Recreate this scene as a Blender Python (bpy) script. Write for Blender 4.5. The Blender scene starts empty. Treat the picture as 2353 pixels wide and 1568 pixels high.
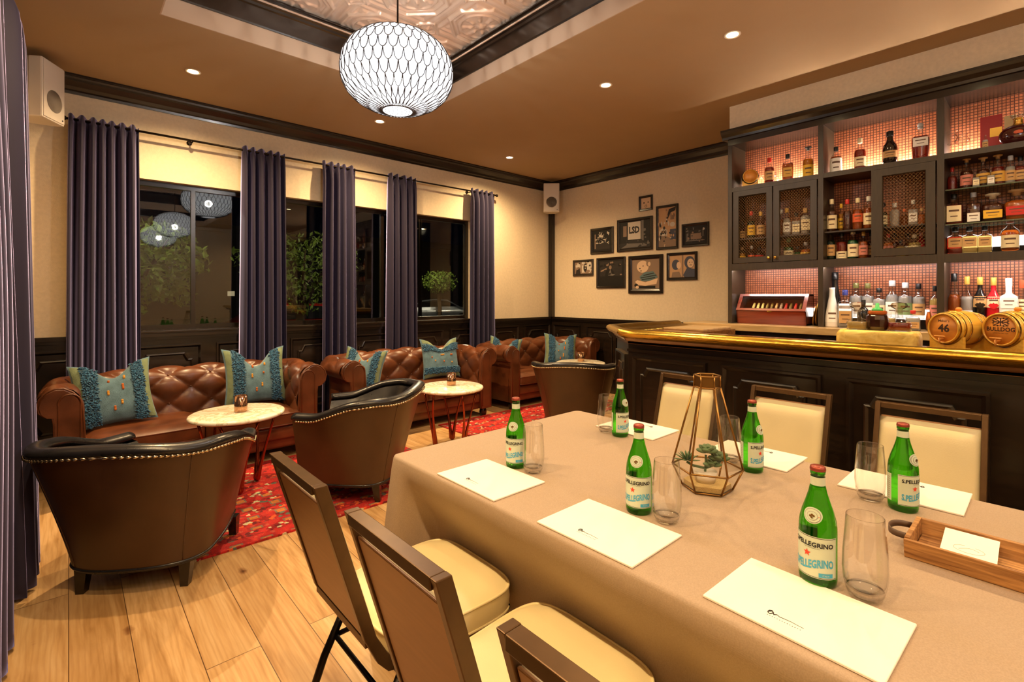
import bpy, bmesh, math, random
from math import sin, cos, pi, sqrt, radians
from mathutils import Vector, Matrix
random.seed(7)
S = bpy.context.scene
COL = S.collection

# ------------------------------------------------------------------ camera
FPX, CXP, HYP, CAMH = 1124.5, 1176.5, 680.0, 1.40
YAW = radians(47.83)
cam_d = bpy.data.cameras.new('camera')
cam = bpy.data.objects.new('camera', cam_d); COL.objects.link(cam)
cam.location = (0, 0, CAMH); cam.rotation_euler = (pi/2, 0, YAW - pi/2)
cam_d.sensor_width = 36; cam_d.lens = 36*FPX/2353
cam_d.shift_y = (HYP-784)/2353
cam_d.clip_start = 0.02; cam_d.clip_end = 200
S.camera = cam
# ------------------------------------------------------------------ world, exposure
W = bpy.data.worlds.new('night'); S.world = W; W.use_nodes = True
W.node_tree.nodes['Background'].inputs[0].default_value = (0.012, 0.014, 0.03, 1)
W.node_tree.nodes['Background'].inputs[1].default_value = 0.06
S.view_settings.view_transform = 'Standard'; S.view_settings.look = 'None'
S.view_settings.exposure = 0.12; S.view_settings.gamma = 1
try: S.view_settings.use_curve_mapping = False
except Exception: pass
S.cycles.use_denoising = True
try: S.cycles.denoiser = 'OPENIMAGEDENOISE'
except Exception: pass
S.cycles.max_bounces = 10; S.cycles.diffuse_bounces = 4; S.cycles.glossy_bounces = 4
S.cycles.transmission_bounces = 8; S.cycles.transparent_max_bounces = 12
S.cycles.sample_clamp_indirect = 4.0; S.cycles.caustics_refractive = False; S.cycles.caustics_reflective = False
# lamps of the room: recessed spots (warm) and three chandeliers
WARM = (1.0, 0.68, 0.345)
DOWN_W = [270, 270, 270, 160, 110, 90, 90, 110, 130, 150, 130, 100, 90, 110]
CHAND_E = 1.0
CHAND_W = 165.0
DOWN = [(0.74, 4.63), (2.38, 4.66), (4.25, 4.74), (3.40, 2.56), (3.39, 1.48), (3.39, 0.40), (3.39, -0.68), (3.39, -1.76), (3.39, -2.84), (0.05, 2.56), (0.05, 1.48), (0.05, 0.40), (0.05, -0.68), (0.05, -1.9)]  # left-wall column is added out of view to brighten floor and near chairs
CHAND = [(1.52, 2.74), (1.52, -0.34), (1.52, -2.60)]

# ------------------------------------------------------------------ helpers
def fp(x):
    """ratio Y/X of the image column x"""
    u = (x-CXP)/FPX
    return (sin(YAW)-cos(YAW)*u)/(cos(YAW)+sin(YAW)*u)
def depth(X, Y): return X*cos(YAW)+Y*sin(YAW)
def srgb(r, g, b):
    f = lambda c: (c/255)/12.92 if c/255 <= .04045 else (((c/255)+.055)/1.055)**2.4
    return (f(r), f(g), f(b), 1)
class NT:
    def __init__(s, name):
        s.m = bpy.data.materials.new(name); s.m.use_nodes = True; s.t = s.m.node_tree; s.t.nodes.clear()
        s.out = s.t.nodes.new('ShaderNodeOutputMaterial')
    def n(s, typ, props=None, **ins):
        nd = s.t.nodes.new(typ)
        for k, v in (props or {}).items(): setattr(nd, k, v)
        for k, v in ins.items():
            k2 = k.replace('_', ' ')
            sock = nd.inputs[int(k[1:])] if k[0] == 'i' and k[1:].isdigit() else nd.inputs[k2]
            if isinstance(v, tuple) and len(v) == 2 and hasattr(v[0], 'outputs'): s.t.links.new(v[0].outputs[v[1]], sock)
            elif hasattr(v, 'outputs'): s.t.links.new(v.outputs[0], sock)
            else: sock.default_value = v
        return nd
    def ramp(s, fac, stops, const=False):
        r = s.t.nodes.new('ShaderNodeValToRGB'); s.t.links.new(fac.outputs[0] if hasattr(fac, 'outputs') else fac[0].outputs[fac[1]], r.inputs[0])
        e = r.color_ramp.elements
        if const: r.color_ramp.interpolation = 'CONSTANT'
        while len(e) < len(stops): e.new(0.5)
        for i, (p, c) in enumerate(stops): e[i].position = p; e[i].color = c if len(c) == 4 else (*c, 1)
        return r
    def fin(s, sh): s.t.links.new(sh.outputs[0], s.out.inputs[0]); return s.m
def mat(name, col, rough=.5, metal=0., noise=0., nscale=20., bump=0., bscale=60., sheen=0., sheen_tint=(1, 1, 1, 1), coat=0., spec=.5, stretch=None, trans=0., ior=1.45, alpha=1.):
    q = NT(name)
    if len(col) == 3: col = (*col, 1)
    tc = q.n('ShaderNodeTexCoord')
    mp = q.n('ShaderNodeMapping', Vector=(tc, 'Object'))
    if stretch: mp.inputs['Scale'].default_value = stretch
    kw = {}
    base = col
    if noise:
        nz = q.n('ShaderNodeTexNoise', Vector=mp, Scale=nscale, Detail=5.)
        c1 = tuple(max(0, c*(1-noise)) for c in col[:3]); c2 = tuple(min(1, c*(1+noise)) for c in col[:3])
        base = q.ramp(nz, [(.3, c1), (.7, c2)])
    p = q.n('ShaderNodeBsdfPrincipled', Base_Color=base, Roughness=rough, Metallic=metal)
    p.inputs['Specular IOR Level'].default_value = spec; p.inputs['IOR'].default_value = ior
    if sheen: p.inputs['Sheen Tint'].default_value = sheen_tint; p.inputs['Sheen Weight'].default_value = sheen; p.inputs['Sheen Roughness'].default_value = .35
    if coat: p.inputs['Coat Weight'].default_value = coat; p.inputs['Coat Roughness'].default_value = .12
    if trans: p.inputs['Transmission Weight'].default_value = trans
    if alpha < 1: p.inputs['Alpha'].default_value = alpha
    if bump:
        nb = q.n('ShaderNodeTexNoise', Vector=mp, Scale=bscale, Detail=4.)
        b = q.n('ShaderNodeBump', Height=nb, Strength=bump, Distance=.01)
        q.t.links.new(b.outputs[0], p.inputs['Normal'])
    return q.fin(p)
def emis(name, col, st):
    q = NT(name); return q.fin(q.n('ShaderNodeEmission', Color=(*col[:3], 1), Strength=st))
def thin_glass(name, tint=(1, 1, 1), rough=0.02, refl=1.0):
    q = NT(name)
    lw = q.n('ShaderNodeLayerWeight', Blend=.5)
    p5 = q.n('ShaderNodeMath', {'operation': 'POWER'}, i0=(lw, 'Facing'), i1=5.)
    k = q.n('ShaderNodeMath', {'operation': 'MULTIPLY_ADD'}, i0=p5, i1=.92*refl, i2=.045*refl)
    mx = q.n('ShaderNodeMixShader', i0=k, i1=q.n('ShaderNodeBsdfTransparent', Color=(*tint, 1)), i2=q.n('ShaderNodeBsdfGlossy', Roughness=rough))
    return q.fin(mx)

class MB:
    def __init__(s): s.v = []; s.f = []; s.m = []; s.s = []
    def add(s, vs, fs, mi=0, sm=False, M=None):
        o = len(s.v)
        s.v += [tuple(M @ Vector(v)) if M else tuple(v) for v in vs]
        for f in fs: s.f.append(tuple(o+i for i in f)); s.m.append(mi); s.s.append(sm)
        return s
    def box(s, a, b, mi=0, M=None):
        x0, y0, z0 = a; x1, y1, z1 = b
        vs = [(x0, y0, z0), (x1, y0, z0), (x1, y1, z0), (x0, y1, z0), (x0, y0, z1), (x1, y0, z1), (x1, y1, z1), (x0, y1, z1)]
        return s.add(vs, [(0, 3, 2, 1), (4, 5, 6, 7), (0, 1, 5, 4), (1, 2, 6, 5), (2, 3, 7, 6), (3, 0, 4, 7)], mi, False, M)
    def rbox(s, a, b, r=.01, seg=2, mi=0, M=None, sm=True):
        bm = bmesh.new(); bmesh.ops.create_cube(bm, size=1)
        for v in bm.verts: v.co = Vector([a[i]+(v.co[i]+.5)*(b[i]-a[i]) for i in range(3)])
        r = min(r, .49*min(b[i]-a[i] for i in range(3)))
        bmesh.ops.bevel(bm, geom=bm.edges[:], offset=r, segments=seg, profile=.5, affect='EDGES')
        bm.verts.index_update()
        s.add([v.co.copy() for v in bm.verts], [[v.index for v in f.verts] for f in bm.faces], mi, sm, M); bm.free(); return s
    def lathe(s, prof, seg=24, mi=0, M=None, sm=True, sq=None, cap=True):
        vs = []; fs = []
        for r, z in prof:
            for k in range(seg):
                a = 2*pi*k/seg; c, d = cos(a), sin(a)
                if sq:
                    e = 2/sq; c = math.copysign(abs(c)**e, c); d = math.copysign(abs(d)**e, d)
                vs.append((r*c, r*d, z))
        for i in range(len(prof)-1):
            for k in range(seg):
                k2 = (k+1) % seg; fs.append((i*seg+k, i*seg+k2, (i+1)*seg+k2, (i+1)*seg+k))
        if cap:
            if prof[0][0] > 1e-6: fs.append(tuple(reversed(range(seg))))
            if prof[-1][0] > 1e-6: fs.append(tuple((len(prof)-1)*seg+k for k in range(seg)))
        return s.add(vs, fs, mi, sm, M)
    def loft(s, rings, closed=True, cap=True, mi=0, sm=True, M=None, loop=False):
        n = len(rings[0]); vs = [p for r in rings for p in r]; fs = []
        R = len(rings)
        for i in range(R if loop else R-1):
            j = (i+1) % R
            for k in range(n if closed else n-1):
                k2 = (k+1) % n; fs.append((i*n+k, i*n+k2, j*n+k2, j*n+k))
        if cap and closed and not loop: fs.append(tuple(reversed(range(n)))); fs.append(tuple((R-1)*n+k for k in range(n)))
        return s.add(vs, fs, mi, sm, M)
    def tube(s, path, r, seg=8, mi=0, closed=False, M=None, ry=None, rs=None):
        P = [Vector(p) for p in path]; n = len(P); rings = []; up = None
        for i in range(n):
            a = P[(i-1) % n] if (closed or i > 0) else P[i]; b = P[(i+1) % n] if (closed or i < n-1) else P[i]
            t = (b-a).normalized()
            if up is None:
                up = Vector((0, 0, 1)) if abs(t.z) < .9 else Vector((1, 0, 0))
            x = up.cross(t)
            x = x.normalized() if x.length > 1e-5 else Vector((1, 0, 0))
            up = t.cross(x).normalized()
            rr = rs[i] if rs else r
            rings.append([tuple(P[i]+x*(rr*cos(2*pi*k/seg))+up*((ry or rr)*sin(2*pi*k/seg))) for k in range(seg)])
        return s.loft(rings, True, True, mi, True, M, loop=closed)
    def sphere(s, c, r, seg=12, rings=8, mi=0, sc=(1, 1, 1), M=None):
        vs = []; fs = []
        for i in range(rings+1):
            t = pi*i/rings
            for k in range(seg):
                a = 2*pi*k/seg; vs.append((c[0]+r*sc[0]*sin(t)*cos(a), c[1]+r*sc[1]*sin(t)*sin(a), c[2]-r*sc[2]*cos(t)))
        for i in range(rings):
            for k in range(seg): k2 = (k+1) % seg; fs.append((i*seg+k, i*seg+k2, (i+1)*seg+k2, (i+1)*seg+k))
        return s.add(vs, fs, mi, True, M)
    def grid(s, nu, nv, fn, mi=0, sm=True, flip=False):
        vs = [fn(i/nu, j/nv) for j in range(nv+1) for i in range(nu+1)]
        fs = []
        for j in range(nv):
            for i in range(nu):
                q = (j*(nu+1)+i, j*(nu+1)+i+1, (j+1)*(nu+1)+i+1, (j+1)*(nu+1)+i)
                fs.append(tuple(reversed(q)) if flip else q)
        return s.add(vs, fs, mi, sm)
    def prism(s, poly, z0, z1, mi=0, M=None, sm=False):
        n = len(poly)
        vs = [(x, y, z0) for x, y in poly]+[(x, y, z1) for x, y in poly]
        fs = [tuple(reversed(range(n))), tuple(range(n, 2*n))]+[(k, (k+1) % n, n+(k+1) % n, n+k) for k in range(n)]
        return s.add(vs, fs, mi, sm, M)
    def build(s, name, mats, parent=None, loc=None, rot=None, kind=None, bevel=0, merge=False):
        me = bpy.data.meshes.new(name); me.from_pydata(s.v, [], s.f)
        for m in (mats if isinstance(mats, (list, tuple)) else [mats]): me.materials.append(m)
        me.polygons.foreach_set('material_index', s.m); me.polygons.foreach_set('use_smooth', s.s)
        me.validate(); me.update()
        if merge:
            bm = bmesh.new(); bm.from_mesh(me); bmesh.ops.remove_doubles(bm, verts=bm.verts[:], dist=1e-5)
            bmesh.ops.recalc_face_normals(bm, faces=bm.faces[:]); bm.to_mesh(me); bm.free()
        o = bpy.data.objects.new(name, me); COL.objects.link(o)
        if parent: o.parent = parent
        if loc: o.location = loc
        if rot: o.rotation_euler = rot
        if kind: o['kind'] = kind
        if bevel:
            b = o.modifiers.new('edge', 'BEVEL'); b.width = bevel; b.segments = 2; b.limit_method = 'ANGLE'; b.angle_limit = radians(40)
        return o
def thing(name, label, cat, loc=(0, 0, 0), rz=0, group=None):
    o = bpy.data.objects.new(name, None); COL.objects.link(o); o.location = loc; o.rotation_euler = (0, 0, rz)
    o.empty_display_size = .05; o['label'] = label; o['category'] = cat
    if group: o['group'] = group
    return o
def tag(o, label, cat, group=None, kind=None):
    o['label'] = label; o['category'] = cat
    if group: o['group'] = group
    if kind: o['kind'] = kind
    return o
def copy_tree(o, parent=None):
    c = o.copy(); COL.objects.link(c); c.parent = parent
    for ch in list(o.children): copy_tree(ch, c)
    return c
def dup(o, loc, rz, label, group=None):
    c = copy_tree(o); c.location = loc; c.rotation_euler = (0, 0, rz); c['label'] = label
    if group: c['group'] = group
    return c
def T(x=0, y=0, z=0, rx=0, ry=0, rz=0):
    return Matrix.Translation((x, y, z)) @ Matrix.Rotation(rz, 4, 'Z') @ Matrix.Rotation(ry, 4, 'Y') @ Matrix.Rotation(rx, 4, 'X')
def txt(body, size, align='CENTER', bold=.012):
    cu = bpy.data.curves.new('t', 'FONT'); cu.body = body; cu.size = size; cu.align_x = align; cu.align_y = 'CENTER'; cu.resolution_u = 2; cu.offset = bold*size
    o = bpy.data.objects.new('t', cu); COL.objects.link(o)
    dg = bpy.context.evaluated_depsgraph_get(); ev = o.evaluated_get(dg); me = ev.to_mesh()
    vs = [(v.co.x, v.co.y) for v in me.vertices]; fs = [tuple(p.vertices) for p in me.polygons]
    ev.to_mesh_clear(); bpy.data.objects.remove(o); bpy.data.curves.remove(cu)
    return vs, fs
def flat(m, data, M, mi=0, wrap=None):
    """text or outline data (x right, z up) set on the local XZ plane facing -Y, or wrapped on a cylinder (radius, z0, centre angle)"""
    vs, fs = data
    if wrap:
        R, z0, a0, sx = wrap
        m.add([(R*cos(a0+x*sx/R), R*sin(a0+x*sx/R), z0+y) for x, y in vs], fs, mi, False)
    else: m.add([(x, 0, y) for x, y in vs], fs, mi, False, M)
def label_patch(m, prof_r, z0, z1, a0, half, mi=0, n=16, nz=2, off=.0006):
    m.grid(n, nz, lambda u, v: ((prof_r(z0+(z1-z0)*v)+off)*cos(a0-half+2*half*u), (prof_r(z0+(z1-z0)*v)+off)*sin(a0-half+2*half*u), z0+(z1-z0)*v), mi, True)

# ------------------------------------------------------------------ materials
def wood_mat(name, c1, c2, rough=.35, sc=(1, 12, 12), coat=0., bump=.1, nscale=3.):
    q = NT(name); tc = q.n('ShaderNodeTexCoord'); mp = q.n('ShaderNodeMapping', Vector=(tc, 'Object'), Scale=sc)
    nz = q.n('ShaderNodeTexNoise', Vector=mp, Scale=nscale, Detail=6., Distortion=.6)
    r = q.ramp(nz, [(.32, c1), (.68, c2)])
    p = q.n('ShaderNodeBsdfPrincipled', Base_Color=r, Roughness=rough)
    if coat: p.inputs['Coat Weight'].default_value = coat; p.inputs['Coat Roughness'].default_value = .15
    b = q.n('ShaderNodeBump', Height=nz, Strength=bump, Distance=.004); q.t.links.new(b.outputs[0], p.inputs['Normal'])
    return q.fin(p)
def floor_mat():
    q = NT('oak_planks'); tc = q.n('ShaderNodeTexCoord')
    mp = q.n('ShaderNodeMapping', Vector=(tc, 'Object'), Rotation=(0, 0, pi/2))
    br = q.n('ShaderNodeTexBrick', {'offset': .37, 'offset_frequency': 2}, Vector=mp, Color1=(0, 0, 0, 1), Color2=(1, 1, 1, 1), Mortar=(.5, .5, .5, 1), Scale=1., Mortar_Size=.0016, Mortar_Smooth=.1, Bias=0., Brick_Width=1.55, Row_Height=.19)
    # shift the grain for every board
    add = q.n('ShaderNodeVectorMath', {'operation': 'MULTIPLY_ADD'}, i0=(br, 'Color'), i1=(7., 13., 5.), i2=(tc, 'Object'))
    mg = q.n('ShaderNodeMapping', Vector=add, Scale=(7.5, .9, 1))
    g = q.n('ShaderNodeTexNoise', Vector=mg, Scale=1.6, Detail=7., Distortion=1.6)
    mg2 = q.n('ShaderNodeMapping', Vector=add, Scale=(60, 3, 1))
    g2 = q.n('ShaderNodeTexNoise', Vector=mg2, Scale=1.5, Detail=3.)
    wv = q.n('ShaderNodeTexWave', {'bands_direction': 'X'}, Vector=mg, Scale=2.2, Distortion=7., Detail=3., Detail_Scale=1.2)
    base = q.ramp(g, [(.30, srgb(180, 138, 86)), (.52, srgb(212, 172, 120)), (.75, srgb(226, 192, 144))])
    m1 = q.n('ShaderNodeMixRGB', {'blend_type': 'MULTIPLY'}, Fac=.30, Color1=base, Color2=q.ramp(wv, [(0., (.72, .62, .5)), (.5, (1, 1, 1))]))
    m2 = q.n('ShaderNodeMixRGB', {'blend_type': 'MULTIPLY'}, Fac=.5, Color1=m1, Color2=q.ramp(g2, [(.35, (.84, .78, .68)), (.6, (1, 1, 1))]))
    m3 = q.n('ShaderNodeMixRGB', {'blend_type': 'MULTIPLY'}, Fac=1., Color1=m2, Color2=q.ramp((br, 'Color'), [(0., (.80, .76, .70)), (1., (1.0, 1.0, 1.0))]))
    # knots
    mk = q.n('ShaderNodeMapping', Vector=(tc, 'Object'), Scale=(2.7, 1.5, 1)); vk = q.n('ShaderNodeTexVoronoi', Vector=mk, Scale=1.5, Randomness=1.)
    dn = q.n('ShaderNodeTexNoise', Vector=(tc, 'Object'), Scale=38., Detail=4.)
    kd = q.n('ShaderNodeMath', {'operation': 'MULTIPLY_ADD'}, i0=dn, i1=.07, i2=(vk, 'Distance'))
    kn = q.ramp(kd, [(.050, srgb(74, 48, 24)), (.066, srgb(150, 108, 66)), (.13, (1, 1, 1))])
    m4 = q.n('ShaderNodeMixRGB', {'blend_type': 'MULTIPLY'}, Fac=.9, Color1=m3, Color2=kn)
    m5 = q.n('ShaderNodeMixRGB', Fac=(br, 'Fac'), Color1=m4, Color2=srgb(92, 62, 34))
    p = q.n('ShaderNodeBsdfPrincipled', Base_Color=m5, Roughness=.42)
    b = q.n('ShaderNodeBump', Height=g2, Strength=.08, Distance=.003); q.t.links.new(b.outputs[0], p.inputs['Normal'])
    return q.fin(p)
def rug_mat():
    q = NT('red_woven_wool'); tc = q.n('ShaderNodeTexCoord')
    mp = q.n('ShaderNodeMapping', Vector=(tc, 'Object'), Scale=(1, 1, 1))
    v = q.n('ShaderNodeTexVoronoi', {'distance': 'MANHATTAN'}, Vector=mp, Scale=42., Randomness=.7)
    sep = q.n('ShaderNodeSeparateColor', i0=(v, 'Color'))
    c1 = q.ramp(sep, [(0, srgb(150, 22, 20)), (.35, srgb(196, 34, 30)), (.52, srgb(222, 90, 40)), (.62, srgb(110, 18, 20)), (.74, srgb(205, 190, 150)), (.82, srgb(178, 26, 24)), (.94, srgb(96, 104, 92))], True)
    wv = q.n('ShaderNodeTexWave', {'bands_direction': 'Y'}, Vector=mp, Scale=2.1, Distortion=0.)
    v2 = q.n('ShaderNodeTexVoronoi', {'distance': 'CHEBYCHEV'}, Vector=mp, Scale=6., Randomness=.2)
    med = q.ramp((v2, 'Distance'), [(0, srgb(200, 120, 50)), (.14, srgb(120, 110, 90)), (.2, srgb(170, 26, 26)), (.3, srgb(190, 34, 28))], True)
    m1 = q.n('ShaderNodeMixRGB', Fac=q.ramp(wv, [(0, (0, 0, 0)), (.52, (.9, .9, .9))], True), Color1=c1, Color2=med)
    f = q.n('ShaderNodeTexNoise', Vector=mp, Scale=160., Detail=2.)
    m2 = q.n('ShaderNodeMixRGB', {'blend_type': 'MULTIPLY'}, Fac=.5, Color1=m1, Color2=q.ramp(f, [(.35, (.5, .5, .5)), (.65, (1.2, 1.2, 1.2))]))
    p = q.n('ShaderNodeBsdfPrincipled', Base_Color=m2, Roughness=.9)
    b = q.n('ShaderNodeBump', Height=f, Strength=.5, Distance=.004); q.t.links.new(b.outputs[0], p.inputs['Normal'])
    return q.fin(p)
def leather(name, c, var=.35, rough=.33, bump=.12):
    q = NT(name); tc = q.n('ShaderNodeTexCoord'); n1 = q.n('ShaderNodeTexNoise', Vector=(tc, 'Object'), Scale=6., Detail=5.)
    r = q.ramp(n1, [(.3, tuple(x*(1-var) for x in c[:3])), (.7, tuple(x*(1+var) for x in c[:3]))])
    v = q.n('ShaderNodeTexVoronoi', Vector=(tc, 'Object'), Scale=230.)
    rr = q.n('ShaderNodeMath', {'operation': 'MULTIPLY_ADD'}, i0=n1, i1=.25, i2=rough-.12)
    p = q.n('ShaderNodeBsdfPrincipled', Base_Color=r, Roughness=rr)
    b = q.n('ShaderNodeBump', Height=(v, 'Distance'), Strength=bump, Distance=.0015); q.t.links.new(b.outputs[0], p.inputs['Normal'])
    return q.fin(p)
def tile_mat():
    q = NT('copper_mosaic_tile'); tc = q.n('ShaderNodeTexCoord'); mp = q.n('ShaderNodeMapping', Vector=(tc, 'Object'), Rotation=(0, pi/2, 0))
    sp = q.n('ShaderNodeSeparateXYZ', i0=(tc, 'Object')); cb = q.n('ShaderNodeCombineXYZ', i0=(sp, 1), i1=(sp, 2))
    br = q.n('ShaderNodeTexBrick', {'offset': 0.}, Vector=cb, Color1=srgb(190, 118, 78), Color2=srgb(168, 98, 62), Mortar=srgb(86, 44, 28), Scale=1., Mortar_Size=.0028, Brick_Width=.021, Row_Height=.021)
    p = q.n('ShaderNodeBsdfPrincipled', Base_Color=br, Roughness=.4, Metallic=.1)
    b = q.n('ShaderNodeBump', {'invert': True}, Height=(br, 'Fac'), Strength=.5, Distance=.002); q.t.links.new(b.outputs[0], p.inputs['Normal'])
    return q.fin(p)
def cloth_mat():
    q = NT('taupe_linen'); tc = q.n('ShaderNodeTexCoord')
    w1 = q.n('ShaderNodeTexWave', {'bands_direction': 'X'}, Vector=(tc, 'Object'), Scale=160., Distortion=.4)
    w2 = q.n('ShaderNodeTexWave', {'bands_direction': 'Y'}, Vector=(tc, 'Object'), Scale=160., Distortion=.4)
    a = q.n('ShaderNodeMath', {'operation': 'ADD'}, i0=w1, i1=w2)
    n = q.n('ShaderNodeTexNoise', Vector=(tc, 'Object'), Scale=320., Detail=2.)
    c = q.ramp(n, [(.35, srgb(160, 139, 117)), (.65, srgb(171, 149, 126))])
    # pressed fold lines
    sp = q.n('ShaderNodeSeparateXYZ', i0=(tc, 'Object'))
    px = q.n('ShaderNodeMath', {'operation': 'PINGPONG'}, i0=(sp, 0), i1=.145); py = q.n('ShaderNodeMath', {'operation': 'PINGPONG'}, i0=(sp, 1), i1=.165)
    br = q.n('ShaderNodeMath', {'operation': 'MINIMUM'}, i0=px, i1=py)
    br = q.ramp(br, [(0, (1, 1, 1)), (.012, (0, 0, 0))])
    p = q.n('ShaderNodeBsdfPrincipled', Base_Color=c, Roughness=.8)
    b1 = q.n('ShaderNodeBump', Height=a, Strength=.12, Distance=.001)
    b2 = q.n('ShaderNodeBump', Height=br, Strength=.25, Distance=.0012, Normal=b1); q.t.links.new(b2.outputs[0], p.inputs['Normal'])
    return q.fin(p)
def marble_mat():
    q = NT('cream_marble'); tc = q.n('ShaderNodeTexCoord'); n = q.n('ShaderNodeTexNoise', Vector=(tc, 'Object'), Scale=5., Detail=8., Distortion=2.2)
    r = q.ramp(n, [(.40, srgb(236, 228, 206)), (.50, srgb(206, 190, 156)), (.54, srgb(240, 233, 214))])
    return q.fin(q.n('ShaderNodeBsdfPrincipled', Base_Color=r, Roughness=.2))
def capiz_mat():
    q = NT('lit_capiz_shell'); tc = q.n('ShaderNodeTexCoord'); n = q.n('ShaderNodeTexNoise', Vector=(tc, 'Object'), Scale=30., Detail=3.)
    c = q.ramp(n, [(.3, (.86, .90, 1.0)), (.7, (1, .97, .93))])
    e = q.n('ShaderNodeEmission', Color=c, Strength=CHAND_E)
    t = q.n('ShaderNodeBsdfTranslucent', Color=(.035, .035, .036, 1)); g = q.n('ShaderNodeBsdfTransparent', Color=(1, 1, 1, 1))
    m1 = q.n('ShaderNodeMixShader', i0=.5, i1=t, i2=g)
    return q.fin(q.n('ShaderNodeAddShader', i0=m1, i1=e))
M_WALL = mat('cream_wallpaper', srgb(224, 206, 176), .75, noise=.05, nscale=40, bump=.25, bscale=220)
M_CEIL = mat('taupe_ceiling_paint', srgb(174, 148, 112), .85, noise=.02, nscale=3)
M_TRAYS = mat('pale_tray_paint', srgb(200, 176, 152), .8)
M_DARK = wood_mat('ebony_stained_wood', srgb(21, 15, 10), srgb(36, 25, 16), .27, (2, 2, 14), coat=.3)
M_CAB = wood_mat('umber_painted_wood', srgb(46, 37, 25), srgb(56, 45, 31), .42, (2, 14, 2), bump=.05)
M_CABIN = mat('dark_cabinet_inside', srgb(38, 26, 20), .5)
M_FLOOR = floor_mat(); M_RUG = rug_mat(); M_TILE = tile_mat(); M_CLOTH = cloth_mat(); M_MARBLE = marble_mat()
M_SOFA = leather('brown_club_leather', srgb(92, 50, 26), .4, .32)
M_OUT = leather('brown_hide_leather', srgb(68, 43, 22), .15, .36, .05)
M_BLK = leather('black_leather', srgb(28, 26, 28), .25, .28)
M_CREAM = leather('cream_vinyl', srgb(222, 206, 158), .04, .42, .1)
M_TAN = mat('tan_laminate_panel', srgb(160, 116, 74), .38, metal=.15, noise=.06, nscale=6, stretch=(1, 1, 12))
M_BRONZE = mat('dark_bronze_metal', srgb(92, 68, 42), .33, metal=.55, noise=.1, nscale=30)
M_BLKMET = mat('black_steel', srgb(26, 20, 16), .35, metal=.6)
M_COPPER = mat('copper_plated_leg', srgb(150, 70, 44), .22, metal=.9)
M_BRASS = mat('brass', srgb(206, 168, 84), .22, metal=1., noise=.08, nscale=25)
M_OLDBR = mat('aged_brass', srgb(150, 112, 62), .35, metal=1.)
M_BARBR = mat('hammered_brass_rail', srgb(196, 158, 62), .24, metal=1., noise=.15, nscale=14, bump=.25, bscale=30, stretch=(3, .6, 1))
M_TOP = wood_mat('cream_oak_counter', srgb(158, 128, 84), srgb(186, 156, 108), .3, (8, 1.5, 8), coat=.3)
M_BTOP = wood_mat('reddish_bar_top', srgb(96, 58, 28), srgb(130, 84, 42), .2, (8, 1.5, 8), coat=.5)
M_VELVET = mat('aubergine_velvet', srgb(36, 30, 52), .75, noise=.15, nscale=5, sheen=1., sheen_tint=(.52, .50, 1, 1), stretch=(1, 1, .4))
M_WHITE = mat('white_plastic', srgb(224, 214, 200), .45)
M_GRILL = mat('speaker_grille', srgb(196, 184, 166), .7, bump=.5, bscale=500)
M_PAPER = mat('cream_paper', srgb(246, 238, 226), .7)
M_INK = mat('black_ink', srgb(26, 24, 26), .6)
M_GREY = mat('grey_ink', srgb(150, 146, 136), .7)
def green_glass():
    q = NT('green_bottle_glass'); lw = q.n('ShaderNodeLayerWeight', Blend=.5)
    p5 = q.n('ShaderNodeMath', {'operation': 'POWER'}, i0=(lw, 'Facing'), i1=4.); k = q.n('ShaderNodeMath', {'operation': 'MULTIPLY_ADD'}, i0=p5, i1=.7, i2=.05)
    a = q.n('ShaderNodeMixShader', i0=k, i1=q.n('ShaderNodeBsdfTransparent', Color=(.22, .74, .07, 1)), i2=q.n('ShaderNodeBsdfGlossy', Roughness=.03))
    p = q.n('ShaderNodeBsdfPrincipled', Base_Color=(.07, .50, .02, 1), Roughness=.03, IOR=1.33); p.inputs['Transmission Weight'].default_value = 1.
    return q.fin(q.n('ShaderNodeMixShader', i0=.5, i1=a, i2=p))
M_GREEN = green_glass()
M_GLASS = mat('clear_glass', (.97, .98, .97, 1), .01, trans=1., ior=1.45)
M_TGLASS = thin_glass('thin_clear_glass', (.98, .97, .94))
M_PANE = thin_glass('window_pane', (.78, .79, .75), .015, 1.6)
M_LABEL = mat('pale_label_paper', srgb(204, 214, 190), .6)
M_BLUE = mat('sky_blue_ink', srgb(70, 168, 206), .6); M_RED = mat('red_ink', srgb(226, 66, 40), .6)
M_CAPR = mat('dull_red_cap', srgb(150, 70, 56), .35, metal=.5)
M_OAKB = wood_mat('honey_barrel_oak', srgb(214, 156, 48), srgb(236, 188, 78), .35, (12, 1.5, 12), coat=.4)
M_OAKE = wood_mat('barrel_head_oak', srgb(196, 122, 44), srgb(222, 150, 64), .4, (2, 2, 12))
M_HUMI = wood_mat('cherry_red_wood', srgb(98, 32, 14), srgb(126, 46, 22), .25, (14, 1.2, 14), coat=.6)
M_TRAYW = wood_mat('acacia_wood', srgb(122, 78, 38), srgb(196, 146, 88), .5, (30, 2.2, 30), bump=.3)
M_LED = emis('warm_led_strip', (1, .78, .62), 520)
M_MESH = mat('brass_wire_mesh', srgb(150, 120, 84), .4, metal=.5)
M_LEDGLOW = emis('added_led_glow', (1, .90, .82), 7)  # emissive stand-in for the white LED glow behind the bottles
M_BULB = emis('warm_downlight_lens', (1, .80, .42), 30)
M_TIN = mat('pressed_tin', srgb(240, 218, 198), .34, metal=.40, noise=.05, nscale=8)
M_ROD = mat('dark_iron_rod', srgb(40, 30, 22), .35, metal=.8)
M_CAPIZ = capiz_mat()
M_WIRE = mat('grey_wire', srgb(70, 66, 66), .4, metal=.5)
M_TEAL = mat('teal_wool', srgb(92, 122, 136), .95, noise=.28, nscale=14, bump=.5, bscale=260, sheen=.3)
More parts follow.
